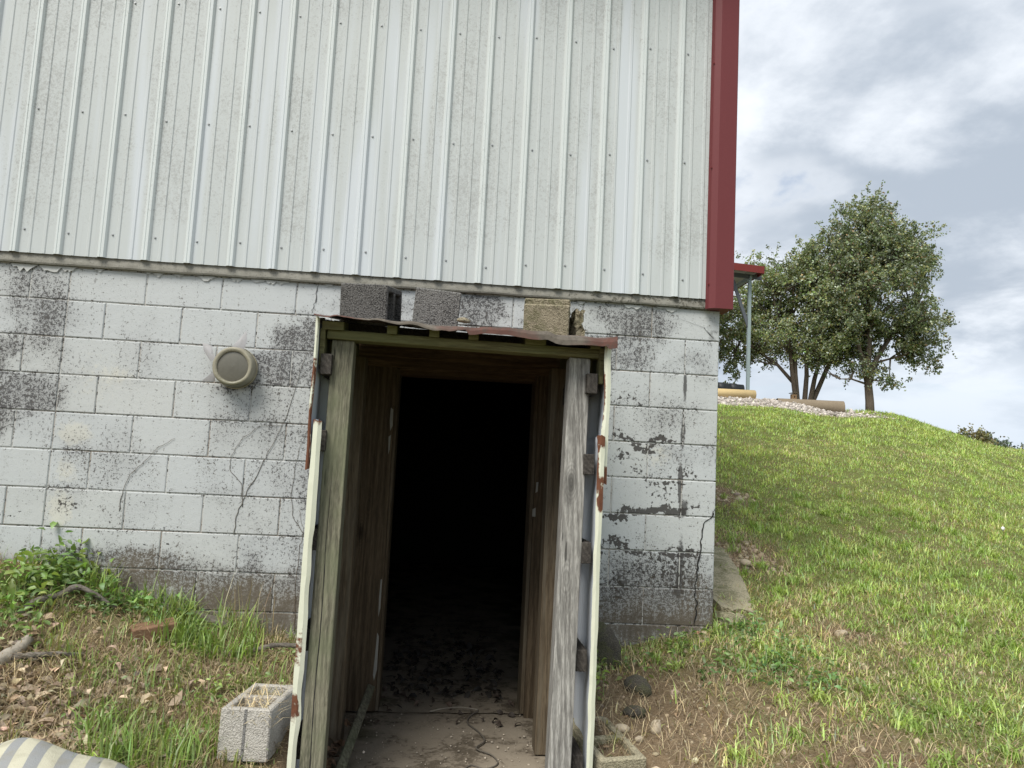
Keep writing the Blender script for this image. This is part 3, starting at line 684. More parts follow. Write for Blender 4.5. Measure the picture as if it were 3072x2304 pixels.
# ------------------------------------------------------------------ loose concrete blocks
def grid_block(L, Wd, Hh, holes=True, rough=.0, broken=None, groove=False):
    """two-core block, length along x, cores run along z, centred on its base"""
    s = .03; hx = (L-3*s)/2; xs = [0, s, s+hx, 2*s+hx, 2*s+2*hx, L]; ys = [0, s, Wd-s, Wd]
    hole = {(1, 1), (3, 1)} if holes else set()
    if broken: hole |= broken
    bm = bmesh.new(); V = {}
    def vert(i, j, k):
        if (i, j, k) not in V: V[(i, j, k)] = bm.verts.new((xs[i]-L/2, ys[j]-Wd/2, Hh*k))
        return V[(i, j, k)]
    nx_, ny_ = len(xs)-1, len(ys)-1
    solid = lambda i, j: 0 <= i < nx_ and 0 <= j < ny_ and (i, j) not in hole
    for i in range(nx_):
        for j in range(ny_):
            if not solid(i, j): continue
            for k, o in ((0, 1), (1, 0)):
                q = [vert(i, j, k), vert(i+1, j, k), vert(i+1, j+1, k), vert(i, j+1, k)]; bm.faces.new(q if o == 0 else q[::-1])
            for (di, dj, e) in ((-1, 0, ((i, j+1), (i, j))), (1, 0, ((i+1, j), (i+1, j+1))), (0, -1, ((i, j), (i+1, j))), (0, 1, ((i+1, j+1), (i, j+1)))):
                if not solid(i+di, j+dj): (a, c), (d, e2) = e; bm.faces.new([vert(a, c, 0), vert(d, e2, 0), vert(d, e2, 1), vert(a, c, 1)])
    bmesh.ops.recalc_face_normals(bm, faces=bm.faces)
    bmesh.ops.bevel(bm, geom=[e for e in bm.edges if e.calc_face_angle(0) > .5], offset=.005, segments=1, affect='EDGES')
    if rough:
        bmesh.ops.subdivide_edges(bm, edges=[e for e in bm.edges if e.calc_length() > .05], cuts=3, use_grid_fill=True)
        for v in bm.verts: v.co += Vector((random.uniform(-1, 1), random.uniform(-1, 1), random.uniform(-1, 1)))*rough*(1 if v.co.x > -L*.1 else .3)
    me = bpy.data.meshes.new('concrete_block'); bm.to_mesh(me); bm.free(); return me
def put_block(me, m, mtx, label, cat='concrete block', group=None, name='concrete_block'):
    o = bpy.data.objects.new(name, me); me.materials.append(m); link(o); o.matrix_world = mtx; return tag(o, label, cat, group)
def T(x, y, z): return Matrix.Translation((x, y, z))
def Rm(a, ax): return Matrix.Rotation(math.radians(a), 4, ax)
lay = Rm(90, 'Y') @ Rm(90, 'Z')         # cores point sideways, length runs back
roofz = lambda x, y: 1.190-.014*(x+2)+.15*(y+1.3)
def roof_block(xc, y0, w, rz, tilt, m, label, rough=.0, broken=None):
    me = grid_block(.37, .19, w, True, rough, broken)
    mtx = T(xc, y0+.185, roofz(xc, y0+.18)+.097) @ Rm(rz, 'Z') @ Rm(tilt, 'Y') @ Rm(-8.3, 'X').inverted() @ Matrix.Identity(4) @ Rm(90, 'Y') @ Rm(90, 'Z') @ T(0, 0, -w/2)
    return put_block(me, m, mtx, label, 'concrete block', 'blocks weighing down the tin roof')
roof_block(-1.968, -.64, .228, -7, .5, M['conc_dark'], 'blackened concrete block with open cores at the far left end of the tin roof', .0008)
roof_block(-1.645, -.62, .222, 2, 3.2, M['conc_mid'], 'dark grey stained concrete block lying second from the left on the tin roof', .0008)
roof_block(-1.078, -.66, .222, -9, .5, M['conc_tan'], 'tan mossy broken concrete block at the right end of the tin roof', .003, {(0, 2)})
b = MB(); b.box(-.955, -.915, -.60, -.36, 1.285, 1.43)     # ragged end wall left of the broken core
me = b.mesh('x'); bm = bmesh.new(); bm.from_mesh(me); bmesh.ops.subdivide_edges(bm, edges=bm.edges, cuts=5, use_grid_fill=True)
for v in bm.verts: v.co += Vector((random.uniform(-1, 1), random.uniform(-1, 1), random.uniform(-1, 1)))*.011
bm.to_mesh(me); bm.free(); o = mesh_obj('rubble_chunk', me, M['conc_tan']); tag(o, 'ragged mossy concrete chunk beside the tan block on the tin roof', 'rubble')
# mortar lump on the roof edge
def rock_mesh(r, seed, sub=2, amp=.35):
    bm = bmesh.new(); bmesh.ops.create_icosphere(bm, subdivisions=sub, radius=1); rr = random.Random(seed); off = [rr.uniform(0, 9) for _ in range(6)]
    for v in bm.verts:
        c = v.co; k = 1+amp*(math.sin(c.x*2.1+off[0])*math.cos(c.y*2.4+off[1])*.6+math.sin(c.z*3.1+off[2]+c.x)*.4)+rr.uniform(-.05, .05)
        v.co = Vector((c.x*r[0]*k, c.y*r[1]*k, c.z*r[2]*k))
    for f in bm.faces: f.smooth = True
    me = bpy.data.meshes.new('stone'); bm.to_mesh(me); bm.free(); return me
def stone(x, y, r, m, label, cat='stone', name='stone', seed=1, dz=0., z=None, group=None, sub=2, amp=.3):
    o = mesh_obj(name, rock_mesh(r, seed, sub, amp), m); zz = float(TZ(x, y)) if z is None else z
    o.location = (x, y, zz+r[2]*.35+dz); o.rotation_euler.z = seed*1.3; return tag(o, label, cat, group)
stone(-1.515, -1.19, (.032, .02, .011), M['conc_tan'], 'pale mortar lump on the front edge of the tin roof', 'mortar lump', 'mortar_lump', 3, 0, 1.232)
# block on the ground left of the shelter
me = grid_block(.40, .194, .194, True, .0012)
mtx = T(-2.252, -.965, -.535) @ Rm(-4, 'Z') @ Rm(-3, 'X') @ Rm(90, 'Z')
o = put_block(me, M['conc_light'], mtx, 'pale two-core concrete block standing on the ground left of the shelter')
b = MB(); b.box(-.0055, .0055, -.2015, -.195, .002, .192); g = b.build('end_groove', M['conc_mid'], None); g.parent = o; g.matrix_parent_inverse = Matrix(); g.matrix_local = Rm(-90, 'Z')
b = MB(); b.box(-.165, .165, -.06, .06, .0, .10); g = b.build('core_fill', M['ground'], None); g.parent = o; g.matrix_parent_inverse = Matrix(); g.location = (0, 0, .02)
me = grid_block(.40, .194, .17, True, .0015)
put_block(me, M['conc_moss'], T(-.845, -1.06, -.605) @ Rm(12, 'Z') @ Rm(4, 'X') @ Rm(90, 'Z'), 'sunken two-core concrete block on the ground right of the shelter')
# loose plank along the foot of the left posts
b = MB(); b.beam((-1.925, -.90, -.665), (-1.878, -.20, -.545), .04, .088, (.35, 0, 1)); pl = b.build('loose_plank', M['greenpost'], None, False, .004)
tag(pl, 'short loose plank leaning along the foot of the left posts', 'plank')

# ------------------------------------------------------------------ capped pipe in the wall
vx, vz = -2.722, 1.100
vp = empty('vent_pipe', (vx, 0, vz), 'round vent pipe in the block wall wrapped in cloudy plastic', 'vent pipe')
def ringmesh(prof, n=40, wob=0.):
    b = MB()
    for (r, y) in prof:
        for k in range(n):
            a = 2*math.pi*k/n; rr = r*(1+wob*math.sin(3*a+y*30)+wob*.6*math.sin(7*a)); b.v.append((vx+rr*math.cos(a), y, vz+rr*math.sin(a)))
    for j in range(len(prof)-1):
        for k in range(n): a = j*n+k; c = j*n+(k+1) % n; b.f.append((a, c, c+n, a+n))
    return b
b = ringmesh([(.109, .0), (.109, -.03), (.107, -.085), (.104, -.116), (.098, -.122), (.088, -.119), (.083, -.115)], 40, .008); b.build('cover', M['plastic'], vp, True)
b = ringmesh([(.083, -.115), (.081, -.108)]); b.build('pipe', M['plastic'], vp, True)
b = ringmesh([(.0815, -.108), (.06, -.112), (.03, -.115), (.001, -.116)], 40); b.build('end_film', mat('grey_film', plain((.12, .115, .092), .4, .3, 9, 0, .4)), vp, True)
b = MB(); b.tube([(vx+.112*math.cos(a), -.045-.006*math.sin(a), vz+.112*math.sin(a)) for a in np.linspace(-2.6, 2.0, 44)], .0022, 6); b.build('wire_clamp', M['wire'], vp, True)
def flap(pts):
    b = MB(); c = np.mean(pts, 0); b.v = [(vx+p[0], p[1], vz+p[2]) for p in pts]+[(vx+c[0], c[1]-.008, vz+c[2])]; n = len(pts)
    b.f = [(i, (i+1) % n, n) for i in range(n)]; b.build('plastic_flap', M['film'], vp, True)
flap([(-.030, -.085, .098), (.045, -.085, .094), (.056, -.08, .15), (.046, -.07, .205), (.012, -.08, .150)])
flap([(-.185, -.06, .125), (-.135, -.05, .115), (-.118, -.07, .06), (-.095, -.085, .05), (-.13, -.07, .025), (-.172, -.06, .08)])
flap([(-.103, -.08, -.025), (-.175, -.05, -.085), (-.095, -.07, -.08)])

# dead creeper stems on the wall
def vine(pts, r, m, label):
    P = [Vector((x, -.003, z)) for x, z in pts]; Q = []
    for a, c in zip(P[:-1], P[1:]):
        for k in range(5):
            q = a.lerp(c, k/5); Q.append(q+Vector((random.uniform(-.004, .004), random.uniform(-.002, 0), random.uniform(-.004, .004))))
    Q.append(P[-1]); b = MB(); b.tube(Q, [r*.75*(.5+.5*i/len(Q)) for i in range(len(Q))], 5)
    return tag(b.build('dead_vine', m, None, True), label, 'vine', 'dead vine stems on the block wall')
vine([(-2.357, 1.215), (-2.401, 1.033), (-2.444, .845), (-2.52, .657), (-2.547, .589), (-2.616, .438), (-2.66, .32), (-2.67, .2)], .0028, M['vine'], 'longest straight dead vine slanting down the wall left of the shelter')
vine([(-3.021, .702), (-3.101, .652), (-3.172, .567), (-3.237, .498), (-3.268, .407), (-3.275, .30)], .0024, M['vine'], 'short curved dead vine alone in the middle of the wall')
vine([(-2.458, .807), (-2.579, .792), (-2.671, .716), (-2.72, .622), (-2.722, .548), (-2.651, .469), (-2.637, .35)], .0022, M['vine'], 'looping dead vine bulging out beside the long straight vine')
vine([(-2.31, .81), (-2.357, .674), (-2.374, .573), (-2.382, .415), (-2.36, .30), (-2.30, .22)], .0022, M['vine'], 'thin wavy dead vine closest to the shelter')
vine([(-2.334, .349), (-2.299, .229), (-2.318, .142), (-2.323, -.013), (-2.317, -.16), (-2.31, -.3)], .002, M['vine2'], 'brown hair-thin vine rising from the ground beside the shelter')

# ------------------------------------------------------------------ things lying about
def limb(name, pts, r, m, label, cat, n=9, parent=None):
    Q = []; P = [Vector(p) for p in pts]
    for i in range(len(P)-1):
        p0, p1, p2, p3 = P[max(i-1, 0)], P[i], P[i+1], P[min(i+2, len(P)-1)]
        for k in range(7):
            s = k/7; Q.append(.5*((2*p1)+(p2-p0)*s+(2*p0-5*p1+4*p2-p3)*s*s+(3*p1-p0-3*p2+p3)*s**3))
    Q.append(P[-1]); b = MB(); N = len(Q)
    rr = [r*(1.0-.45*i/N)*random.uniform(.85, 1.15) for i in range(N)]
    b.tube(Q, rr, n); return tag(b.build(name, m, parent, True), label, cat)
g = lambda x, y, dz=0.: (x, y, float(TZ(x, y))+dz)
limb('branch', [g(-3.50, -.45, .0), g(-3.45, -.40, .045), g(-3.39, -.31, .05), g(-3.34, -.27, .085), g(-3.27, -.25, .07), g(-3.15, -.21, .0)], .019, M['branch'], 'grey crooked branch arching out of the weeds by the wall', 'branch')
limb('bleached_log', [g(-3.58, -1.0, .03), g(-3.47, -.90, .03), g(-3.41, -.80, .025), g(-3.37, -.70, .03), g(-3.35, -.63, .04)], .04, M['whitewood'], 'bleached peeling log end at the left edge of the picture', 'log')
limb('stick', [g(-3.36, -.74, .03), g(-3.24, -.70, .035), g(-3.10, -.66, .03)], .016, M['branch'], 'dark short stick lying among dead leaves near the bleached log', 'stick')
limb('root', [g(-2.58, -.35, .0), g(-2.45, -.33, .03), g(-2.33, -.27, .05), g(-2.12, -.22, .06)], .017, M['branch'], 'thin grey root running into the left side of the shelter', 'root')
# brick
b = MB(); b.box(-.10, .10, -.055, .055, 0, .072); br = b.build('brick', M['brick'], None, False, .006, 2); br.location = g(-2.92, -.33, -.012); br.rotation_euler = (math.radians(4), math.radians(-7), math.radians(28))
tag(br, 'brown brick lying tilted in the grass below the wall', 'brick')
b = MB(); b.beam(g(-2.98, -.10, .04), g(-2.62, -.13, .05), .07, .022); bd = b.build('board_scrap', M['branch'], None, False, .003); tag(bd, 'dark thin board scrap in the grass behind the brick', 'board')
# striped rug, its end rucked up over a hump
nu, nv = 60, 24; b = MB(); ST = []
for i in range(nu):
    for j in range(nv):
        u, v = i/(nu-1), j/(nv-1)
        x = -3.30+.98*u; y = -1.78+.60*v-.10*u-.06*math.sin(u*3.)
        hump = .135*math.exp(-((u-.42)/.34)**2)*math.exp(-((v-.72)/.42)**2)
        edge_ = sstep(0, .25, 1-v)
        z = -.505+hump*float(edge_ if False else 1)-.11*(float(sstep(.80, 1.0, v)))-.09*float(sstep(.62, 1, u))-.05*float(sstep(.16, .0, u))+.012*math.sin(u*16+v*3)*(.4+v)
        b.v.append((x, y, z)); ST.append(u+.10*v)
for i in range(nu-1):
    for j in range(nv-1): a = i*nv+j; b.f.append((a, a+nv, a+nv+1, a+1))
rug = b.build('striped_rug', M['rug'], None, True); at = rug.data.attributes.new('stripe', 'FLOAT', 'POINT'); at.data.foreach_set('value', ST)
md = rug.modifiers.new('t', 'SOLIDIFY'); md.thickness = .012; tag(rug, 'cream and grey striped rug rucked up on the ground', 'rug')
# stones
stone(-.70, -.30, (.13, .09, .13), M['darkstone'], 'large dark mossy rock at the foot of the wall right of the shelter', 'rock', 'rock', 4, .02, None, None, 3)
stone(-.60, -.66, (.065, .05, .055), M['darkstone'], 'black jagged rock in front of the mossy rock', 'rock', 'rock', 9, .0, None, None, 3, .4)
stone(-.66, -.86, (.05, .04, .03), M['darkstone'], 'brown rounded rock half sunk in the dirt below the black jagged rock', 'rock', 'rock', 12)
stone(-.745, -.98, (.03, .024, .022), M['stone'], 'small pale stone beside the sunken block', 'stone', 'stone', 5)
stone(-.60, -.98, (.032, .028, .03), M['stone'], 'largest pale round cobble right of the sunken block', 'stone', 'stone', 6)
stone(-.69, -1.06, (.018, .017, .014), M['stone'], 'little tan pebble between the two pale cobbles', 'stone', 'stone', 7)
stone(.60, 1.02, (.05, .035, .03), M['stone'], 'flat pale stone on the eroded dirt above the corner slab', 'stone', 'stone', 8, .02)
stone(.735, -.03, (.055, .028, .018), M['stone'], 'long white stone lying alone in the grass', 'stone', 'stone', 10)
stone(-.11, -.06, (.016, .015, .013), mat('pink_stone', plain((.45, .22, .16), .9)), 'small pink stone at the barn corner', 'stone', 'stone', 11, .02)
o = mesh_obj('paper_scrap', rock_mesh((.022, .012, .02), 21, 1), M['litter']); o.location = g(3.72, 2.56, .05); tag(o, 'tiny white paper scrap up on the grassy slope', 'litter')
# broken concrete slabs by the corner
def slab_piece(pts, th, m, label, rz=.004):
    bm = bmesh.new(); top = [bm.verts.new(p) for p in pts]; f = bm.faces.new(top)
    r = bmesh.ops.extrude_face_region(bm, geom=[f]); nrm = f.normal if f.normal.length else Vector((0, 0, 1)); bm.normal_update()
    nn = f.normal.copy()
    if nn.z < 0: nn = -nn
    for v in [e for e in r['geom'] if isinstance(e, bmesh.types.BMVert)]: v.co -= nn*th
    bmesh.ops.recalc_face_normals(bm, faces=bm.faces); bmesh.ops.triangulate(bm, faces=[f for f in bm.faces if len(f.verts) > 4])
    bmesh.ops.subdivide_edges(bm, edges=bm.edges, cuts=4, use_grid_fill=True)
    for v in bm.verts: v.co += Vector((random.uniform(-1, 1), random.uniform(-1, 1), random.uniform(-1, 1)))*rz
    me = bpy.data.meshes.new('concrete_slab'); bm.to_mesh(me); bm.free(); o = mesh_obj('concrete_slab', me, m); return tag(o, label, 'concrete slab')
slab_piece([(.12, .20, -.125), (.18, .17, -.135), (.23, .21, -.135), (.33, .20, -.15), (.45, .75, -.0), (.54, 1.30, .10), (.44, 1.36, .12), (.30, 1.35, .14), (.08, .8, .0)], .05, M['conc_moss'], 'lichen covered broken concrete slab leaning on the bank at the barn corner')
slab_piece([(.06, .06, -.13), (.20, .05, -.14), (.26, .12, -.2), (.25, .10, -.30), (.10, .03, -.36), (.05, .03, -.3)], .03, M['conc_moss'], 'small upright concrete fragment below the lichen covered slab', .003)
# root / cord on the entry slab
pts = [(-1.30, .02, -.695), (-1.345, -.05, -.70), (-1.36, -.16, -.70), (-1.31, -.28, -.70), (-1.285, -.40, -.70), (-1.33, -.50, -.70), (-1.26, -.58, -.70), (-1.24, -.68, -.70), (-1.30, -.74, -.70), (-1.36, -.70, -.70), (-1.40, -.76, -.70)]
limb('cord', pts, .0055, M['vine'], 'thin grey cord lying in a squiggle on the entry slab', 'cord', 5)
limb('twig', [(-1.56, -.02, -.69), (-1.50, .01, -.685), (-1.40, .06, -.69), (-1.30, .03, -.69)], .005, M['whitewood'], 'pale forked twig lying on the slab in the doorway', 'twig', 5)
# ------------------------------------------------------------------ beyond the bank: carport, pipes, log, trees
cp = empty('carport', (4.5, 14, 2.3), 'carport with red edged roof on grey green steel posts behind the barn', 'carport')
b = MB(); b.box(5.40, 5.47, 12.95, 13.02, 2.2, 5.24); b.build('post', M['greensteel'], cp)
b = MB(); b.box(5.40, 5.47, 17.5, 17.57, 2.3, 5.26); b.build('post', M['greensteel'], cp)
b = MB(); b.beam((5.42, 12.985, 4.1), (5.02, 12.985, 5.2), .05, .07); b.build('brace', M['darksteel'], cp)
b = MB(); b.beam((.1, 12.98, 5.60), (5.72, 12.98, 5.30), .05, .10); b.build('beam', M['darksteel'], cp)
b = MB(); b.beam((5.435, 12.9, 5.28), (5.435, 18.3, 5.28), .05, .10); b.build('beam', M['greensteel'], cp)
b = MB()
for i in range(28):
    x0 = .02+i*.2; b.quadbox([(x0, 12.62, 5.70-.052*x0), (x0+.2, 12.62, 5.70-.052*(x0+.2)), (x0+.2, 18.4, 5.70-.052*(x0+.2)), (x0, 18.4, 5.70-.052*x0), (x0, 12.62, 5.725-.052*x0), (x0+.2, 12.62, 5.725-.052*(x0+.2)), (x0+.2, 18.4, 5.725-.052*(x0+.2)), (x0, 18.4, 5.725-.052*x0)])
    b.box(x0+.02, x0+.06, 12.62, 18.4, 5.725-.052*x0, 5.75-.052*x0)
b.build('roof_sheet', M['soffit'], cp)
b = MB(); b.beam((.06, 12.60, 5.685), (5.62, 12.60, 5.396), .02, .17); b.build('fascia', M['redroof'], cp)
b = MB(); b.beam((5.62, 12.60, 5.396), (5.62, 18.4, 5.396), .02, .17); b.build('fascia', M['redroof'], cp)
b = MB(); b.tube([(1.5, 12.25, 2.385), (2.5, 12.22, 2.385), (3.6, 12.2, 2.385), (5.28, 12.2, 2.40)], [.105]*4, 20); py = b.build('yellow_pipe', M['yellow'], None, True); tag(py, 'pale yellow pipe lying on the gravel yard in front of the carport post', 'pipe')
b = MB()
for k in range(13): b.tube([(1.4+k*.3, 13.0, 2.60), (1.55+k*.3, 13.0, 2.60)], .20-.006*k, 18)
b.tube([(1.3, 13.0, 2.60), (5.32, 13.0, 2.585)], [.19, .125], 18)
tag(b.build('black_drain_pipe', M['black'], None, True), 'black corrugated drain pipe lying behind the yellow pipe', 'pipe')
b = MB(); b.tube([(5.6, 11.75, 2.17), (6.3, 11.6, 2.155), (6.95, 11.45, 2.14)], [.14, .15, .158], 18, False); lg = b.build('fallen_log', M['logbark'], None, True); tag(lg, 'short thick log lying at the edge of the gravel yard', 'log')
b = MB(); n = 18; d_ = Vector((.65, -.15, 0)).normalized()
a_ = d_.cross(Vector((0, 0, 1))).normalized(); c = Vector((6.95, 11.45, 2.14))+d_*.004
b.v = [tuple(c+(a_*math.cos(2*math.pi*k/n)+Vector((0, 0, 1))*math.sin(2*math.pi*k/n))*.157) for k in range(n)]; b.f = [tuple(range(n))]
b.build('log_end', M['logend'], lg)

def leaves_at(C_, N, size, aspect, cols, up=.35, fold=.25):
    """N folded leaves with centres C_; returns V,F,colours"""
    d = rng.normal(size=(N, 3)); d[:, 2] -= .35; d /= np.linalg.norm(d, axis=1)[:, None]
    r = rng.normal(size=(N, 3)); r[:, 2] *= .5; s = np.cross(d, r); s /= np.linalg.norm(s, axis=1)[:, None]+1e-9
    nn = np.cross(s, d); L = size*rng.uniform(.65, 1.3, N)[:, None]; Wd = L*aspect
    b_ = C_-d*L*.5; tip = C_+d*L*.5; mid = C_+nn*L*-.06; l = C_+s*Wd*.5+nn*L*fold*.3; r_ = C_-s*Wd*.5+nn*L*fold*.3
    V = np.stack([b_, l, mid, r_, tip], 1).reshape(-1, 3)
    o = np.arange(N)[:, None, None]*5; F = (np.array([[0, 1, 2], [0, 2, 3], [1, 4, 2], [2, 4, 3]])[None]+o).reshape(-1, 3)
    return V, F, np.repeat(cols, 5, 0)
def big_leaves(C_, N, size, aspect, cols, flat=.45, curl=.5):
    """eight-point leaves with a fold and a curl along their length"""
    d = rng.normal(size=(N, 3)); d[:, 2] *= flat; d /= np.linalg.norm(d, axis=1)[:, None]
    r = rng.normal(size=(N, 3)); r[:, 2] *= flat; s = np.cross(d, np.array([0, 0, 1.])+.6*r); s /= np.linalg.norm(s, axis=1)[:, None]+1e-9
    nn = np.cross(s, d); L = (size*rng.uniform(.55, 1.35, N))[:, None]; Wd = L*aspect*rng.uniform(.75, 1.2, (N, 1)); cu = rng.normal(curl, .35, (N, 1)); fo = rng.uniform(.05, .4, (N, 1))
    P = lambda u, v: C_+d*L*(u-.5)+s*Wd*v+nn*(L*cu*((u-.5)**2)*(-1.)+np.abs(v)*Wd*fo*2)
    V = np.stack([P(0, 0), P(.3, .5), P(.3, 0), P(.3, -.5), P(.66, .38), P(.66, 0), P(.66, -.38), P(1., 0)], 1).reshape(-1, 3)
    o = np.arange(N)[:, None, None]*8; F = (np.array([[0, 1, 2], [0, 2, 3], [1, 4, 5], [1, 5, 2], [2, 5, 6], [2, 6, 3], [4, 7, 5], [5, 7, 6]])[None]+o).reshape(-1, 3)
    return V, F, np.repeat(cols, 8, 0)
def crown_cols(N, base, var, extra=()):
    base = np.array(base); c = base[None]*np.exp(rng.normal(0, var, (N, 1)))*np.exp(rng.normal(0, .08, (N, 3)))
    for fr, col in extra:
        m_ = rng.random(N) < fr; c[m_] = np.array(col)*np.exp(rng.normal(0, .2, (m_.sum(), 1)))
    return np.clip(c, 0, 1)
def tree(name, label, base, stems, lobes, ncl, per, leaf, col, extra, r0, spread=.34, seed=1, bx=.8):
    """stems: list of polylines; lobes: (centre, radii, weight) of the crown"""
    rn = np.random.default_rng(seed); root = empty(name, base, label, 'tree', None)
    tr_ = MB(); ends = []
    for st, r in stems:
        P = [Vector(p) for p in st]; n = len(P)
        tr_.tube(P, [r*(1-.62*i/(n-1)) for i in range(n)], 9); ends.append(P)
    w_ = np.array([l[2] for l in lobes]); w_ = w_/w_.sum(); CL = []
    for k in range(ncl):
        c, rd, _ = lobes[rn.choice(len(lobes), p=w_)]
        v = rn.normal(size=3); v /= np.linalg.norm(v); rr = rn.random()**(.42); p = np.array(c)+v*np.array(rd)*rr*rn.uniform(.92, 1.10)
        CL.append(p)
        best = min(((Vector(p)-q).length+(.6 if q.z > p[2]-.1 else 0), q) for P in ends for q in P[len(P)//3:])[1]
        a = Vector(best); e = Vector(p); mid = a.lerp(e, .5)+Vector((0, 0, -.08+.1*rn.random()))
        tr_.tube([a, mid, e], [.026, .014, .005], 5, False)
    tr_.build('trunk', M['bark'], root, True)
    CL = np.array(CL); N = ncl*per; ci = np.repeat(np.arange(ncl), per); sz = rn.uniform(.6, 1.25, ncl)
    nt = 7; cen = np.array([np.array(l[0])*l[2] for l in lobes]).sum(0)/sum(l[2] for l in lobes)
    tw = rn.normal(size=(ncl, nt, 3)); outw = CL-cen; outw /= np.linalg.norm(outw, axis=1)[:, None]+1e-6
    tw = tw/np.linalg.norm(tw, axis=2)[..., None]+outw[:, None]*.55+np.array([0, 0, .35]); tw /= np.linalg.norm(tw, axis=2)[..., None]
    tl = spread*rn.uniform(.7, 1.6, (ncl, nt))*sz[:, None]; tb = rn.normal(size=(ncl, nt, 3))*spread*.30
    ti = rn.integers(0, nt, N); s_ = rn.random(N)
    C_ = CL[ci]+tb[ci, ti]+tw[ci, ti]*(tl[ci, ti]*s_)[:, None]+rn.normal(size=(N, 3))*(leaf*.62)*(1.25-.7*s_)[:, None]; C_[:, 2] -= .05*s_**2
    cc = crown_cols(N, col, .28, extra); cc *= np.exp(rn.normal(0, .16, ncl))[ci][:, None]
    V, F, K = leaves_at(C_, N, leaf, .62, cc)
    # upright shoots on the outline
    me = tri_mesh('crown', V, F, K); o = mesh_obj('crown', me, M['leaf'], root)
    return root
# multi-stemmed tree
st = []
for b0, pts in (((7.60, 15.0), [(7.47, 15, 3.29), (7.40, 15.0, 3.9), (7.1, 15.1, 4.7), (6.9, 15, 5.4)]), ((7.66, 15.05), [(7.55, 15, 3.3), (7.58, 15.1, 3.8), (7.5, 15.2, 4.9), (7.5, 15, 6.0)]),
                ((7.80, 15.0), [(7.86, 15, 3.3), (7.84, 15, 3.8), (7.95, 14.9, 4.8), (7.9, 15, 6.2)]), ((7.90, 14.95), [(8.08, 15, 3.22), (8.14, 14.9, 3.6), (8.2, 14.8, 4.6), (8.3, 15, 5.8)]), ((7.95, 15.0), [(8.36, 15, 3.37), (8.5, 15, 3.7), (8.8, 15, 4.5), (9, 15, 5.2)])):
    st.append(([(b0[0], b0[1], 2.35), (b0[0]*.75+pts[0][0]*.25, b0[1], 2.65)]+pts, .078))
st.append(([(7.5, 15.05, 3.1), (7.15, 15.2, 3.55), (6.7, 15.5, 3.95), (6.2, 15.7, 4.4), (5.8, 15.8, 4.7)], .05)); st.append(([(6.7, 15.5, 3.95), (6.2, 15.75, 3.9), (5.6, 15.8, 3.75)], .025))
tree('pear_tree', 'multi-stemmed leafy tree with a birdhouse on its trunk behind the gravel yard', (7.8, 15, 2.4), st,
     [((7.5, 15.1, 5.0), (1.25, 1.5, 1.15), 3), ((8.3, 15.0, 5.2), (1.2, 1.4, 1.4), 3), ((6.3, 15.6, 4.6), (.95, .9, 1.0), 1.7), ((5.9, 15.8, 3.9), (.75, .7, .6), .9), ((8.1, 15.0, 6.3), (1.05, 1.0, .8), 1.9), ((6.9, 15.3, 5.7), (.7, .7, .8), 1.1), ((7.5, 14.8, 4.1), (1.3, 1.2, .45), 1.4), ((8.6, 14.9, 4.1), (.9, 1, .5), 1)],
     370, 160, .068, (.175, .225, .075), [(.16, (.36, .36, .13)), (.05, (.32, .23, .10)), (.22, (.29, .33, .24))], .1, .34, 3)
tree('pear_tree', 'tall single-trunk leafy tree standing on the crest of the grassy hill', (9.15, 14.2, 2.3),
     [([(9.16, 14.2, 2.15), (9.15, 14.2, 2.6), (9.10, 14.2, 3.15), (9.10, 14.2, 3.7), (9.15, 14.2, 4.6), (9.1, 14.2, 5.6), (9.1, 14.2, 7.2)], .118), ([(9.12, 14.2, 3.0), (8.98, 14.2, 3.55), (8.7, 14.1, 4.3), (8.3, 14, 5.2)], .085), ([(9.14, 14.2, 3.1), (9.32, 14.2, 3.7), (9.8, 14.3, 4.4), (10.4, 14.3, 4.9)], .085), ([(9.1, 14.2, 3.3), (9.2, 14.6, 4.0), (9.5, 15.0, 5.0)], .07), ([(9.08, 14.2, 3.05), (8.6, 14.1, 3.15), (8.25, 14, 3.12)], .03), ([(9.25, 14.2, 3.6), (9.7, 14.2, 3.75), (10.3, 14.2, 3.95)], .035)],
     [((9.1, 14.2, 5.6), (1.35, 1.4, 1.45), 4), ((9.15, 14.2, 7.0), (.95, .9, .85), 1.7), ((10.0, 14.2, 4.6), (.9, 1.2, .75), 1.7), ((8.2, 14.1, 5.2), (.8, 1.1, 1.1), 1.2), ((10.25, 14.2, 6.2), (.72, .7, .4), .9), ((9.9, 14.2, 6.7), (.75, .7, .7), 1.2), ((10.4, 14.2, 4.0), (.6, .8, .35), .7), ((8.6, 14.1, 3.55), (.8, .9, .35), .6), ((8.5, 14.1, 6.5), (.75, .8, .8), 1.3), ((10.5, 14.2, 5.0), (.5, .6, .4), .6), ((9.6, 14.1, 3.25), (.35, .4, .2), .12), ((9.2, 14.2, 7.75), (.25, .3, .3), .12)],
     375, 160, .068, (.155, .20, .078), [(.16, (.33, .33, .12)), (.05, (.30, .20, .09)), (.24, (.28, .32, .23))], .14, .32, 5)
# birdhouse
bh = empty('birdhouse', (7.45, 14.8, 2.55), 'little brown wooden birdhouse on the trunk of the multi-stemmed tree', 'birdhouse')
b = MB(); b.box(7.36, 7.48, 14.76, 14.88, 2.56, 2.75); b.build('box', M['birdwood'], bh)
b = MB(); b.beam((7.33, 14.82, 2.775), (7.51, 14.82, 2.785), .18, .018); b.build('roof', M['logend'], bh)
b = MB(); b.tube([(7.42, 14.757, 2.68), (7.42, 14.752, 2.68)], .02, 10); b.build('entrance_hole', M['dark'], bh)
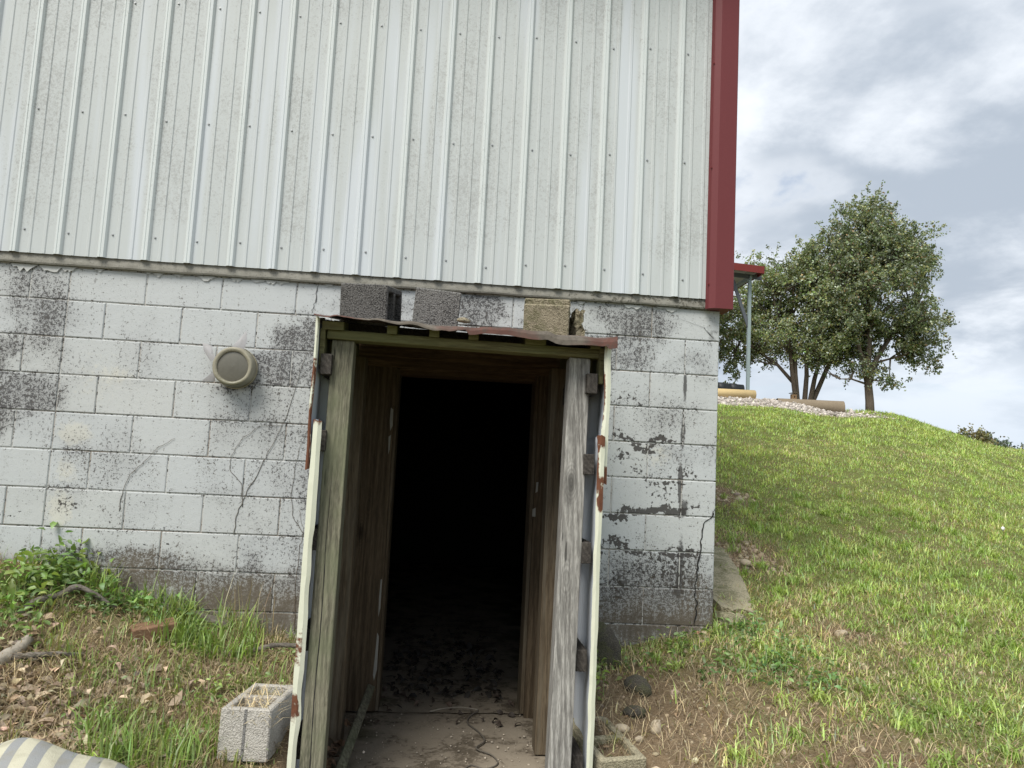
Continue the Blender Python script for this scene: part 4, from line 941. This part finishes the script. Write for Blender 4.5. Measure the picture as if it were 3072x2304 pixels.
# far trees over the shoulder of the hill
for k, (x, y, z1, r, c, lab) in enumerate(((43.4, 60, 4.95, 1.0, (.13, .15, .075), 'dark low bush tip leftmost among the far treetops over the hill'), (45.6, 60, 5.5, 1.25, (.24, .22, .09), 'yellowish far treetop standing highest over the shoulder of the hill'),
                                     (47.6, 61, 5.0, 1.3, (.12, .15, .10), 'rounded blue green far treetop right of the yellowish one'), (50.2, 63, 4.7, 1.2, (.12, .15, .11), 'smaller grey green far treetop nearest the right picture edge'), (53.5, 64, 4.2, 1.0, (.15, .18, .13), 'faint far treetop at the right picture edge'))):
    zb = float(TZ(x, y)); tree('far_tree', lab, (x, y, zb), [([(x, y, zb-.3), (x, y, (zb+z1)/2), (x, y, z1-r*.6)], .22)], [((x, y, z1-r), (r, r, r), 2), ((x-.6, y, z1-2.6*r), (r*1.3, r, r*1.4), 2), ((x+.8, y, z1-2.2*r), (r, r, r), 1)], 45, 60, .30, c, [(.1, (.14, .12, .05))], .2, .55, 20+k)['group'] = 'far treetops beyond the hill'

# ------------------------------------------------------------------ grass, weeds, straw, leaves, pebbles
def blades(P, L, w_, lean, cols, curl=.5, flat=0.):
    """P (N,3) roots; five-vertex curved blades"""
    N = len(P); a = rng.uniform(0, 2*np.pi, N); d = np.stack([np.cos(a), np.sin(a), np.zeros(N)], 1); s = np.stack([-np.sin(a+rng.normal(0, .5, N)), np.cos(a), np.zeros(N)], 1); s /= np.linalg.norm(s, axis=1)[:, None]
    L = L[:, None]; w_ = w_[:, None]; ln = lean[:, None]
    up = np.array([0, 0, 1.])[None]
    m1 = P+L*.5*(up*np.cos(ln*.6)+d*np.sin(ln*.6)); tip = m1+L*.5*(up*np.cos(ln*(1+curl))+d*np.sin(ln*(1+curl)))
    V = np.stack([P-s*w_*.5, P+s*w_*.5, m1-s*w_*.42, m1+s*w_*.42, tip], 1).reshape(-1, 3)
    o = np.arange(N)[:, None, None]*5; F = (np.array([[0, 1, 3], [0, 3, 2], [2, 3, 4]])[None]+o).reshape(-1, 3)
    return V, F, np.repeat(np.clip(cols, 0, 1), 5, 0)
def join(parts):
    Vs, Fs, Ks, o = [], [], [], 0
    for V, F, K in parts: Vs.append(V); Fs.append(F+o); Ks.append(K); o += len(V)
    return np.concatenate(Vs), np.concatenate(Fs), np.concatenate(Ks)
def scatter(x0, x1, y0, y1, n): return rng.uniform(x0, x1, n), rng.uniform(y0, y1, n)
def ground_pts(x, y, dz=0.): return np.stack([x, y, TZ(x, y)+dz], 1)
CX, CY = -1.554, -4.265
def in_view(x, y, mar=.06):
    r = (x-CX)/(y-CY); return (r > -.62-mar) & (r < .83+mar+.3) & ~((x < 0) & (y > -.0)) & ~((x > -2.12) & (x < -.86) & (y > -2.2))
GREEN = np.array((.30, .43, .09)); LIME = np.array((.43, .545, .14)); OLIVE = np.array((.34, .33, .115)); STRAW = np.array((.56, .46, .26)); DRY = np.array((.36, .26, .15)); BLUE = np.array((.25, .36, .15))
def lawn_cols(x, y, n):
    k1 = vn(x, y, .55, 31); k2 = vn(x, y, 2.3, 32); lush = sstep(3.5, 9.5, y)*.75
    pick = rng.random(n); c = GREEN*(1-k2[:, None])+LIME*k2[:, None]
    dry = np.clip(.07+.45*(k1-.5)+.35*(k2-.5)+.6*dirt_patch(x, y)*sstep(5, 1, y)+.16*sstep(.3, 2.2, y)*sstep(5.6, 3.2, y)-lush*.26, .02, .85)
    m_ = pick < dry; c[m_] = np.where(rng.random((m_.sum(), 1)) < .55, STRAW, DRY)
    m_ = (pick > dry) & (pick < dry+.18); c[m_] = OLIVE
    m_ = pick > .94; c[m_] = BLUE
    return c*np.exp(rng.normal(0, .30, (n, 1)))*np.exp(rng.normal(0, .06, (n, 3)))
parts = []
for x0, x1, y0, y1, dens, L0, w0 in ((-.95, 4.3, -2.3, .9, 5200, .068, .0052), (.0, 5.6, .9, 3.2, 4600, .062, .0052), (.3, 8.6, 3.2, 6.2, 3000, .062, .0058), (1, 13, 6.2, 9.6, 1900, .070, .0085), (2, 16, 9.6, 13.5, 750, .075, .012), (6, 22, 13.5, 20, 160, .09, .02)):
    n = int((x1-x0)*(y1-y0)*dens); x, y = scatter(x0, x1, y0, y1, n)
    keep = in_view(x, y) & (rng.random(n) < 1-.9*sstep(.15, .95, dirt_patch(x, y))*sstep(6, 3, y)) & (rng.random(n) > gravel_mask(x, y)*.97) & (rng.random(n) < sstep(-1.1, .3, x-.25*y+.12))
    x, y = x[keep], y[keep]; n = len(x)
    clump = vn(x, y, 6.5, 42)*.6+vn(x, y, 15, 43)*.4; hgt = (.6+.6*vn(x, y, 1.1, 41))*(.72+.6*sstep(.3, .7, clump))
    cl = lawn_cols(x, y, n)*(.86+.42*sstep(.3, .7, clump))[:, None]
    parts.append(blades(ground_pts(x, y, -.006), L0*.85*hgt*rng.uniform(.55, 1.45, n), w0*rng.uniform(.5, 1.5, n), rng.uniform(.25, 1.45, n), cl, .6))
# scattered longer tufts
for k in range(420):
    cx_, cy_ = rng.uniform(-.5, 4.5), rng.uniform(-1.9, 3.2)
    if not in_view(np.array([cx_]), np.array([cy_]))[0]: continue
    n = int(rng.integers(14, 34)); x = cx_+rng.normal(0, .022, n); y = cy_+rng.normal(0, .022, n)
    c = (GREEN if rng.random() < .7 else LIME)*np.exp(rng.normal(0, .2, (n, 1)))*1.05
    parts.append(blades(ground_pts(x, y), rng.uniform(.05, .13, n), rng.uniform(.005, .010, n), rng.uniform(.4, 1.4, n), c, .8))
V, F, K = join(parts)
tag(mesh_obj('lawn_grass', tri_mesh('lawn_grass', V, F, K), M['grass']), 'short green and straw coloured grass covering the hill', 'grass', None, 'stuff')
# long grass on the left below the wall
parts = []
def tuft(cx_, cy_, n, L, r=.03, w_=(.004, .008), c=None, lean=(.1, .9), curl=.9):
    x = cx_+rng.normal(0, r, n); y = np.minimum(cy_+rng.normal(0, r, n), -.012); c = GREEN*.85 if c is None else c
    parts.append(blades(ground_pts(x, y), rng.uniform(L*.5, L*1.15, n), rng.uniform(*w_, n), rng.uniform(*lean, n), c*np.exp(rng.normal(0, .24, (n, 1)))*np.exp(rng.normal(0, .06, (n, 3))), curl))
for k in range(420):
    x, y = rng.uniform(-4.3, -2.2), rng.uniform(-1.75, -.03)
    dp = float(dirt_patch(np.array([x]), np.array([y]))[0])
    if rng.random() < .25+.62*dp or (x < -2.85 and y < -.85 and rng.random() < .85): continue
    tuft(x, y, int(rng.integers(10, 26)), rng.uniform(.07, .17), .035, (.003, .0065), [GREEN*.85, LIME*.75, OLIVE*.75][rng.integers(0, 3)])
n = 7200; x, y = scatter(-5.2, -2.14, -1.8, -.02, n); k = rng.random(n) < .95-.6*dirt_patch(x, y); x, y = x[k], y[k]; n = len(x)
pk = rng.random((n, 1)); c = np.where(pk < .45, GREEN*.8, np.where(pk < .7, OLIVE*.75, np.where(pk < .86, STRAW*.8, DRY)))*np.exp(rng.normal(0, .28, (n, 1)))
parts.append(blades(ground_pts(x, y, -.004), rng.uniform(.025, .085, n), rng.uniform(.003, .007, n), rng.uniform(.3, 1.5, n), c, .6))
for k in range(26): tuft(rng.uniform(-2.95, -2.45), rng.uniform(-.42, -.08), 18, rng.uniform(.13, .24), .03, (.005, .010))
for k in range(20): tuft(rng.uniform(-3.4, -2.8), rng.uniform(-.16, -.03), 14, rng.uniform(.12, .22), .03, (.005, .009))
for k in range(22): tuft(rng.uniform(-2.85, -2.40), rng.uniform(-1.40, -1.05), 16, rng.uniform(.12, .23), .035, (.005, .009))
for k in range(7): tuft(rng.uniform(-2.7, -2.45), rng.uniform(-.2, -.03), 5, .34, .03, (.003, .005), STRAW*.8, (.1, .6), .6)
V, F, K = join(parts); tag(mesh_obj('long_grass', tri_mesh('long_grass', V, F, K), M['grass']), 'rank long grass growing below the block wall left of the shelter', 'grass', None, 'stuff')
# broad-leaved weeds
def weeds(spots, name, label):
    parts = []; stems = []
    for (cx_, cy_, r, n, hgt, size, col) in spots:
        x = cx_+rng.normal(0, r, n); y = np.minimum(cy_+rng.normal(0, r*.7, n), -.015) if cx_ < 0 else cy_+rng.normal(0, r*.7, n)
        z = TZ(x, y)+np.abs(rng.normal(hgt*.5, hgt*.4, n)); cc = np.array(col)*np.exp(rng.normal(0, .25, (n, 1)))*np.exp(rng.normal(0, .07, (n, 3)))
        parts.append(big_leaves(np.stack([x, y, z], 1), n, size, .46, cc, .5, .4))
        m_ = max(3, n//7); sx = cx_+rng.normal(0, r*.8, m_); sy = np.minimum(cy_+rng.normal(0, r*.5, m_), -.02) if cx_ < 0 else cy_+rng.normal(0, r*.5, m_)
        parts.append(blades(ground_pts(sx, sy), np.full(m_, hgt*1.1), np.full(m_, .0035), rng.uniform(.05, .5, m_), np.tile(np.array(col)*.8, (m_, 1)), .4))
    V, F, K = join(parts); tag(mesh_obj(name, tri_mesh(name, V, F, K), M['grass']), label, 'weeds', None, 'stuff')
WG = (.19, .305, .07); WL = (.28, .38, .09); WB = (.17, .30, .09)
sp = []
for k in range(46): x = rng.uniform(-5.2, -3.35) if k % 3 == 0 else rng.uniform(-4.4, -3.35); sp.append((x, rng.uniform(-.42, -.05)*(1.0 if x < -3.5 else .7), .07, 34, rng.uniform(.07, .17), rng.uniform(.038, .06), WG if k % 3 else WL))
for k in range(22): sp.append((rng.uniform(-3.4, -2.75), rng.uniform(-.36, -.05), .06, 24, .07, .04, WG if k % 2 else WB))
for k in range(16): sp.append((rng.uniform(-2.75, -2.25), rng.uniform(-.75, -.25), .05, 22, .05, .028, WL))
for k in range(14): sp.append((rng.uniform(-3.0, -2.5), rng.uniform(-1.3, -.6), .04, 14, .05, .026, WG))
for k in range(16): sp.append((rng.uniform(-4.3, -3.4), rng.uniform(-.8, -.3), .07, 26, .08, .04, WG))
weeds(sp, 'weeds', 'bright green leafy weeds along the foot of the wall on the left')
sp = []
for k in range(30): sp.append((rng.uniform(-.28, .45), rng.uniform(-.75, .0), .06, 18, .07, .036, WG if k % 2 else WB))
for k in range(16): sp.append((rng.uniform(-.85, -.2), rng.uniform(-.6, -.08), .05, 9, .07, .032, WL if k % 2 else WG))
for k in range(8): sp.append((rng.uniform(-.87, -.72), rng.uniform(-.75, -.35), .03, 12, .09, .034, WL))
for k in range(34): sp.append((rng.uniform(.1, 2.4), rng.uniform(-1.7, .4), .06, 12, .035, .034, (.17, .235, .055)))
weeds(sp, 'weeds', 'low leafy weeds between the shelter and the barn corner')
# straw and dead grass lying on the soil
parts = []
for x0, x1, y0, y1, n in ((-4.2, -2.15, -1.75, -.05, 26000), (-.9, 2.6, -2.0, .4, 17000), (.3, 1.1, .7, 1.9, 1500), (.9, 1.6, 2.6, 3.6, 700)):
    x, y = scatter(x0, x1, y0, y1, n); k = in_view(x, y) & (rng.random(n) < .3+.8*dirt_patch(x, y)); x, y = x[k], y[k]; n = len(x)
    c = np.where(rng.random((n, 1)) < .4, STRAW*.8, DRY*.85)*np.exp(rng.normal(0, .3, (n, 1)))
    parts.append(blades(ground_pts(x, y, .003), rng.uniform(.04, .15, n), rng.uniform(.0016, .0034, n), rng.uniform(1.1, 1.62, n), c, .12))
n = 260; x = rng.uniform(-2.34, -2.17, n); y = rng.uniform(-1.15, -.85, n); parts.append(blades(np.stack([x, y, np.full(n, -.385)+rng.uniform(-.03, .045, n)], 1), rng.uniform(.05, .14, n), np.full(n, .0024), rng.uniform(1.2, 1.7, n), np.where(rng.random((n, 1)) < .6, STRAW*1.15, DRY)*np.exp(rng.normal(0, .2, (n, 1))), .1))
V, F, K = join(parts); tag(mesh_obj('dry_straw', tri_mesh('dry_straw', V, F, K), M['dead']), 'dry straw and dead grass lying on bare soil', 'straw', None, 'stuff')
# fallen leaves
def dead_leaves(x, y, z, size, cols): 
    return big_leaves(np.stack([x, y, z], 1), len(x), size, .5, cols, .28, .9)
parts = []
n = 1250; x = rng.normal(-3.35, .38, n); y = rng.normal(-1.12, .30, n); k = (y < -.3) & (y > -2) & (x < -2.5) & (x > -4.6); x, y = x[k], y[k]; n = len(x)
BR = np.array((.38, .295, .20)); c = BR*np.exp(rng.normal(0, .35, (n, 1)))*np.exp(rng.normal(0, .06, (n, 3))); parts.append(dead_leaves(x, y, TZ(x, y)+rng.uniform(.004, .04, n), .062, c))
n = 260; x = rng.uniform(-4.2, -2.2, n); y = rng.uniform(-1.6, -.1, n); parts.append(dead_leaves(x, y, TZ(x, y)+.012, .04, np.array((.25, .16, .09))*np.exp(rng.normal(0, .3, (n, 1)))*np.ones(3)))
n = 150; x = rng.uniform(-.9, 1.6, n); y = rng.uniform(-1.8, .2, n); parts.append(dead_leaves(x, y, TZ(x, y)+.012, .03, np.array((.30, .20, .11))*np.exp(rng.normal(0, .3, (n, 1)))*np.ones(3)))
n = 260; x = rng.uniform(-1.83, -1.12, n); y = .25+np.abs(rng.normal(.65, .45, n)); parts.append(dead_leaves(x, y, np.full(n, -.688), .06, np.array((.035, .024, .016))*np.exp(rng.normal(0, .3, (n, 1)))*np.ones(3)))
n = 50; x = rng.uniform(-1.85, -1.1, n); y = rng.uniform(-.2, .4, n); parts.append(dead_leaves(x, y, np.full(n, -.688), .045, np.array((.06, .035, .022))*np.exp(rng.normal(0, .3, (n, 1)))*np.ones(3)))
n = 46; x = rng.uniform(-2.02, -1.96, n); y = rng.uniform(-1.1, -.3, n); parts.append(dead_leaves(x, y, -.69+rng.uniform(0, .06, n), .06, np.array((.20, .12, .07))*np.exp(rng.normal(0, .3, (n, 1)))*np.ones(3)))
V, F, K = join(parts); tag(mesh_obj('fallen_leaves', tri_mesh('fallen_leaves', V, F, K, True), M['dead']), 'brown fallen leaves littering the ground and the doorway floor', 'leaves', None, 'stuff')
# pebbles
ico = bmesh.new(); bmesh.ops.create_icosphere(ico, subdivisions=1, radius=1); iv = np.array([v.co[:] for v in ico.verts]); iF = np.array([[v.index for v in f.verts] for f in ico.faces]); ico.free()
def pebbles(x, y, r, cols, dz=.2, z=None):
    n = len(x); sc = r[:, None]*rng.uniform(.6, 1.25, (n, 3)); sc[:, 2] *= .75; zz = TZ(x, y) if z is None else z
    V = iv[None]*sc[:, None]*rng.uniform(.82, 1.15, (n, len(iv), 1))+np.stack([x, y, zz+sc[:, 2]*dz], 1)[:, None]
    F = (iF[None]+np.arange(n)[:, None, None]*len(iv)).reshape(-1, 3); return V.reshape(-1, 3), F, np.repeat(np.clip(cols, 0, 1), len(iv), 0)
PB = np.array((.40, .33, .23)); parts = []
for x0, x1, y0, y1, n, s in ((-.88, 1.4, -1.9, .05, 900, .008), (.38, .9, .9, 1.75, 420, .014), (.95, 1.45, 2.85, 3.4, 150, .015), (-3.2, -2.15, -1.1, -.15, 620, .009), (-.15, .05, -.16, -.02, 34, .016)):
    x, y = scatter(x0, x1, y0, y1, n); k = (rng.random(n) < .15+dirt_patch(x, y)); x, y = x[k], y[k]; n = len(x)
    parts.append(pebbles(x, y, s*np.exp(rng.normal(0, .4, n)), PB*np.exp(rng.normal(0, .25, (n, 1)))*np.exp(rng.normal(0, .05, (n, 3)))))
n = 240; x = rng.uniform(-1.95, -1.05, n); y = rng.uniform(-.95, .0, n); parts.append(pebbles(x, y, .0035*np.exp(rng.normal(0, .4, n)), np.array((.45, .4, .33))*np.exp(rng.normal(0, .3, (n, 1))), .4, np.full(n, -.705)))
V, F, K = join(parts); tag(mesh_obj('pebbles', tri_mesh('pebbles', V, F, K, True), mat('pebble', lambda t: dict(col=t.mix(t.mul(t.noise(t.pos(), 90, 2), .5), t.attr('tint'), (.2, .16, .11)), rough=.9))), 'tan pebbles scattered over the bare soil', 'pebbles', None, 'stuff')
n = 5200; x = rng.uniform(2.2, 8, n); y = rng.uniform(9, 12.6, n); k = rng.random(n) < gravel_mask(x, y); x, y = x[k], y[k]; n = len(x)
V, F, K = pebbles(x, y, .022*np.exp(rng.normal(0, .35, n)), np.array((.50, .46, .42))*np.exp(rng.normal(0, .3, (n, 1))), .5); V[:, 2] += .012
tag(mesh_obj('gravel', tri_mesh('gravel', V, F, K, True), bpy.data.materials['pebble']), 'pale gravel stones on the yard at the top of the bank', 'gravel', None, 'stuff')
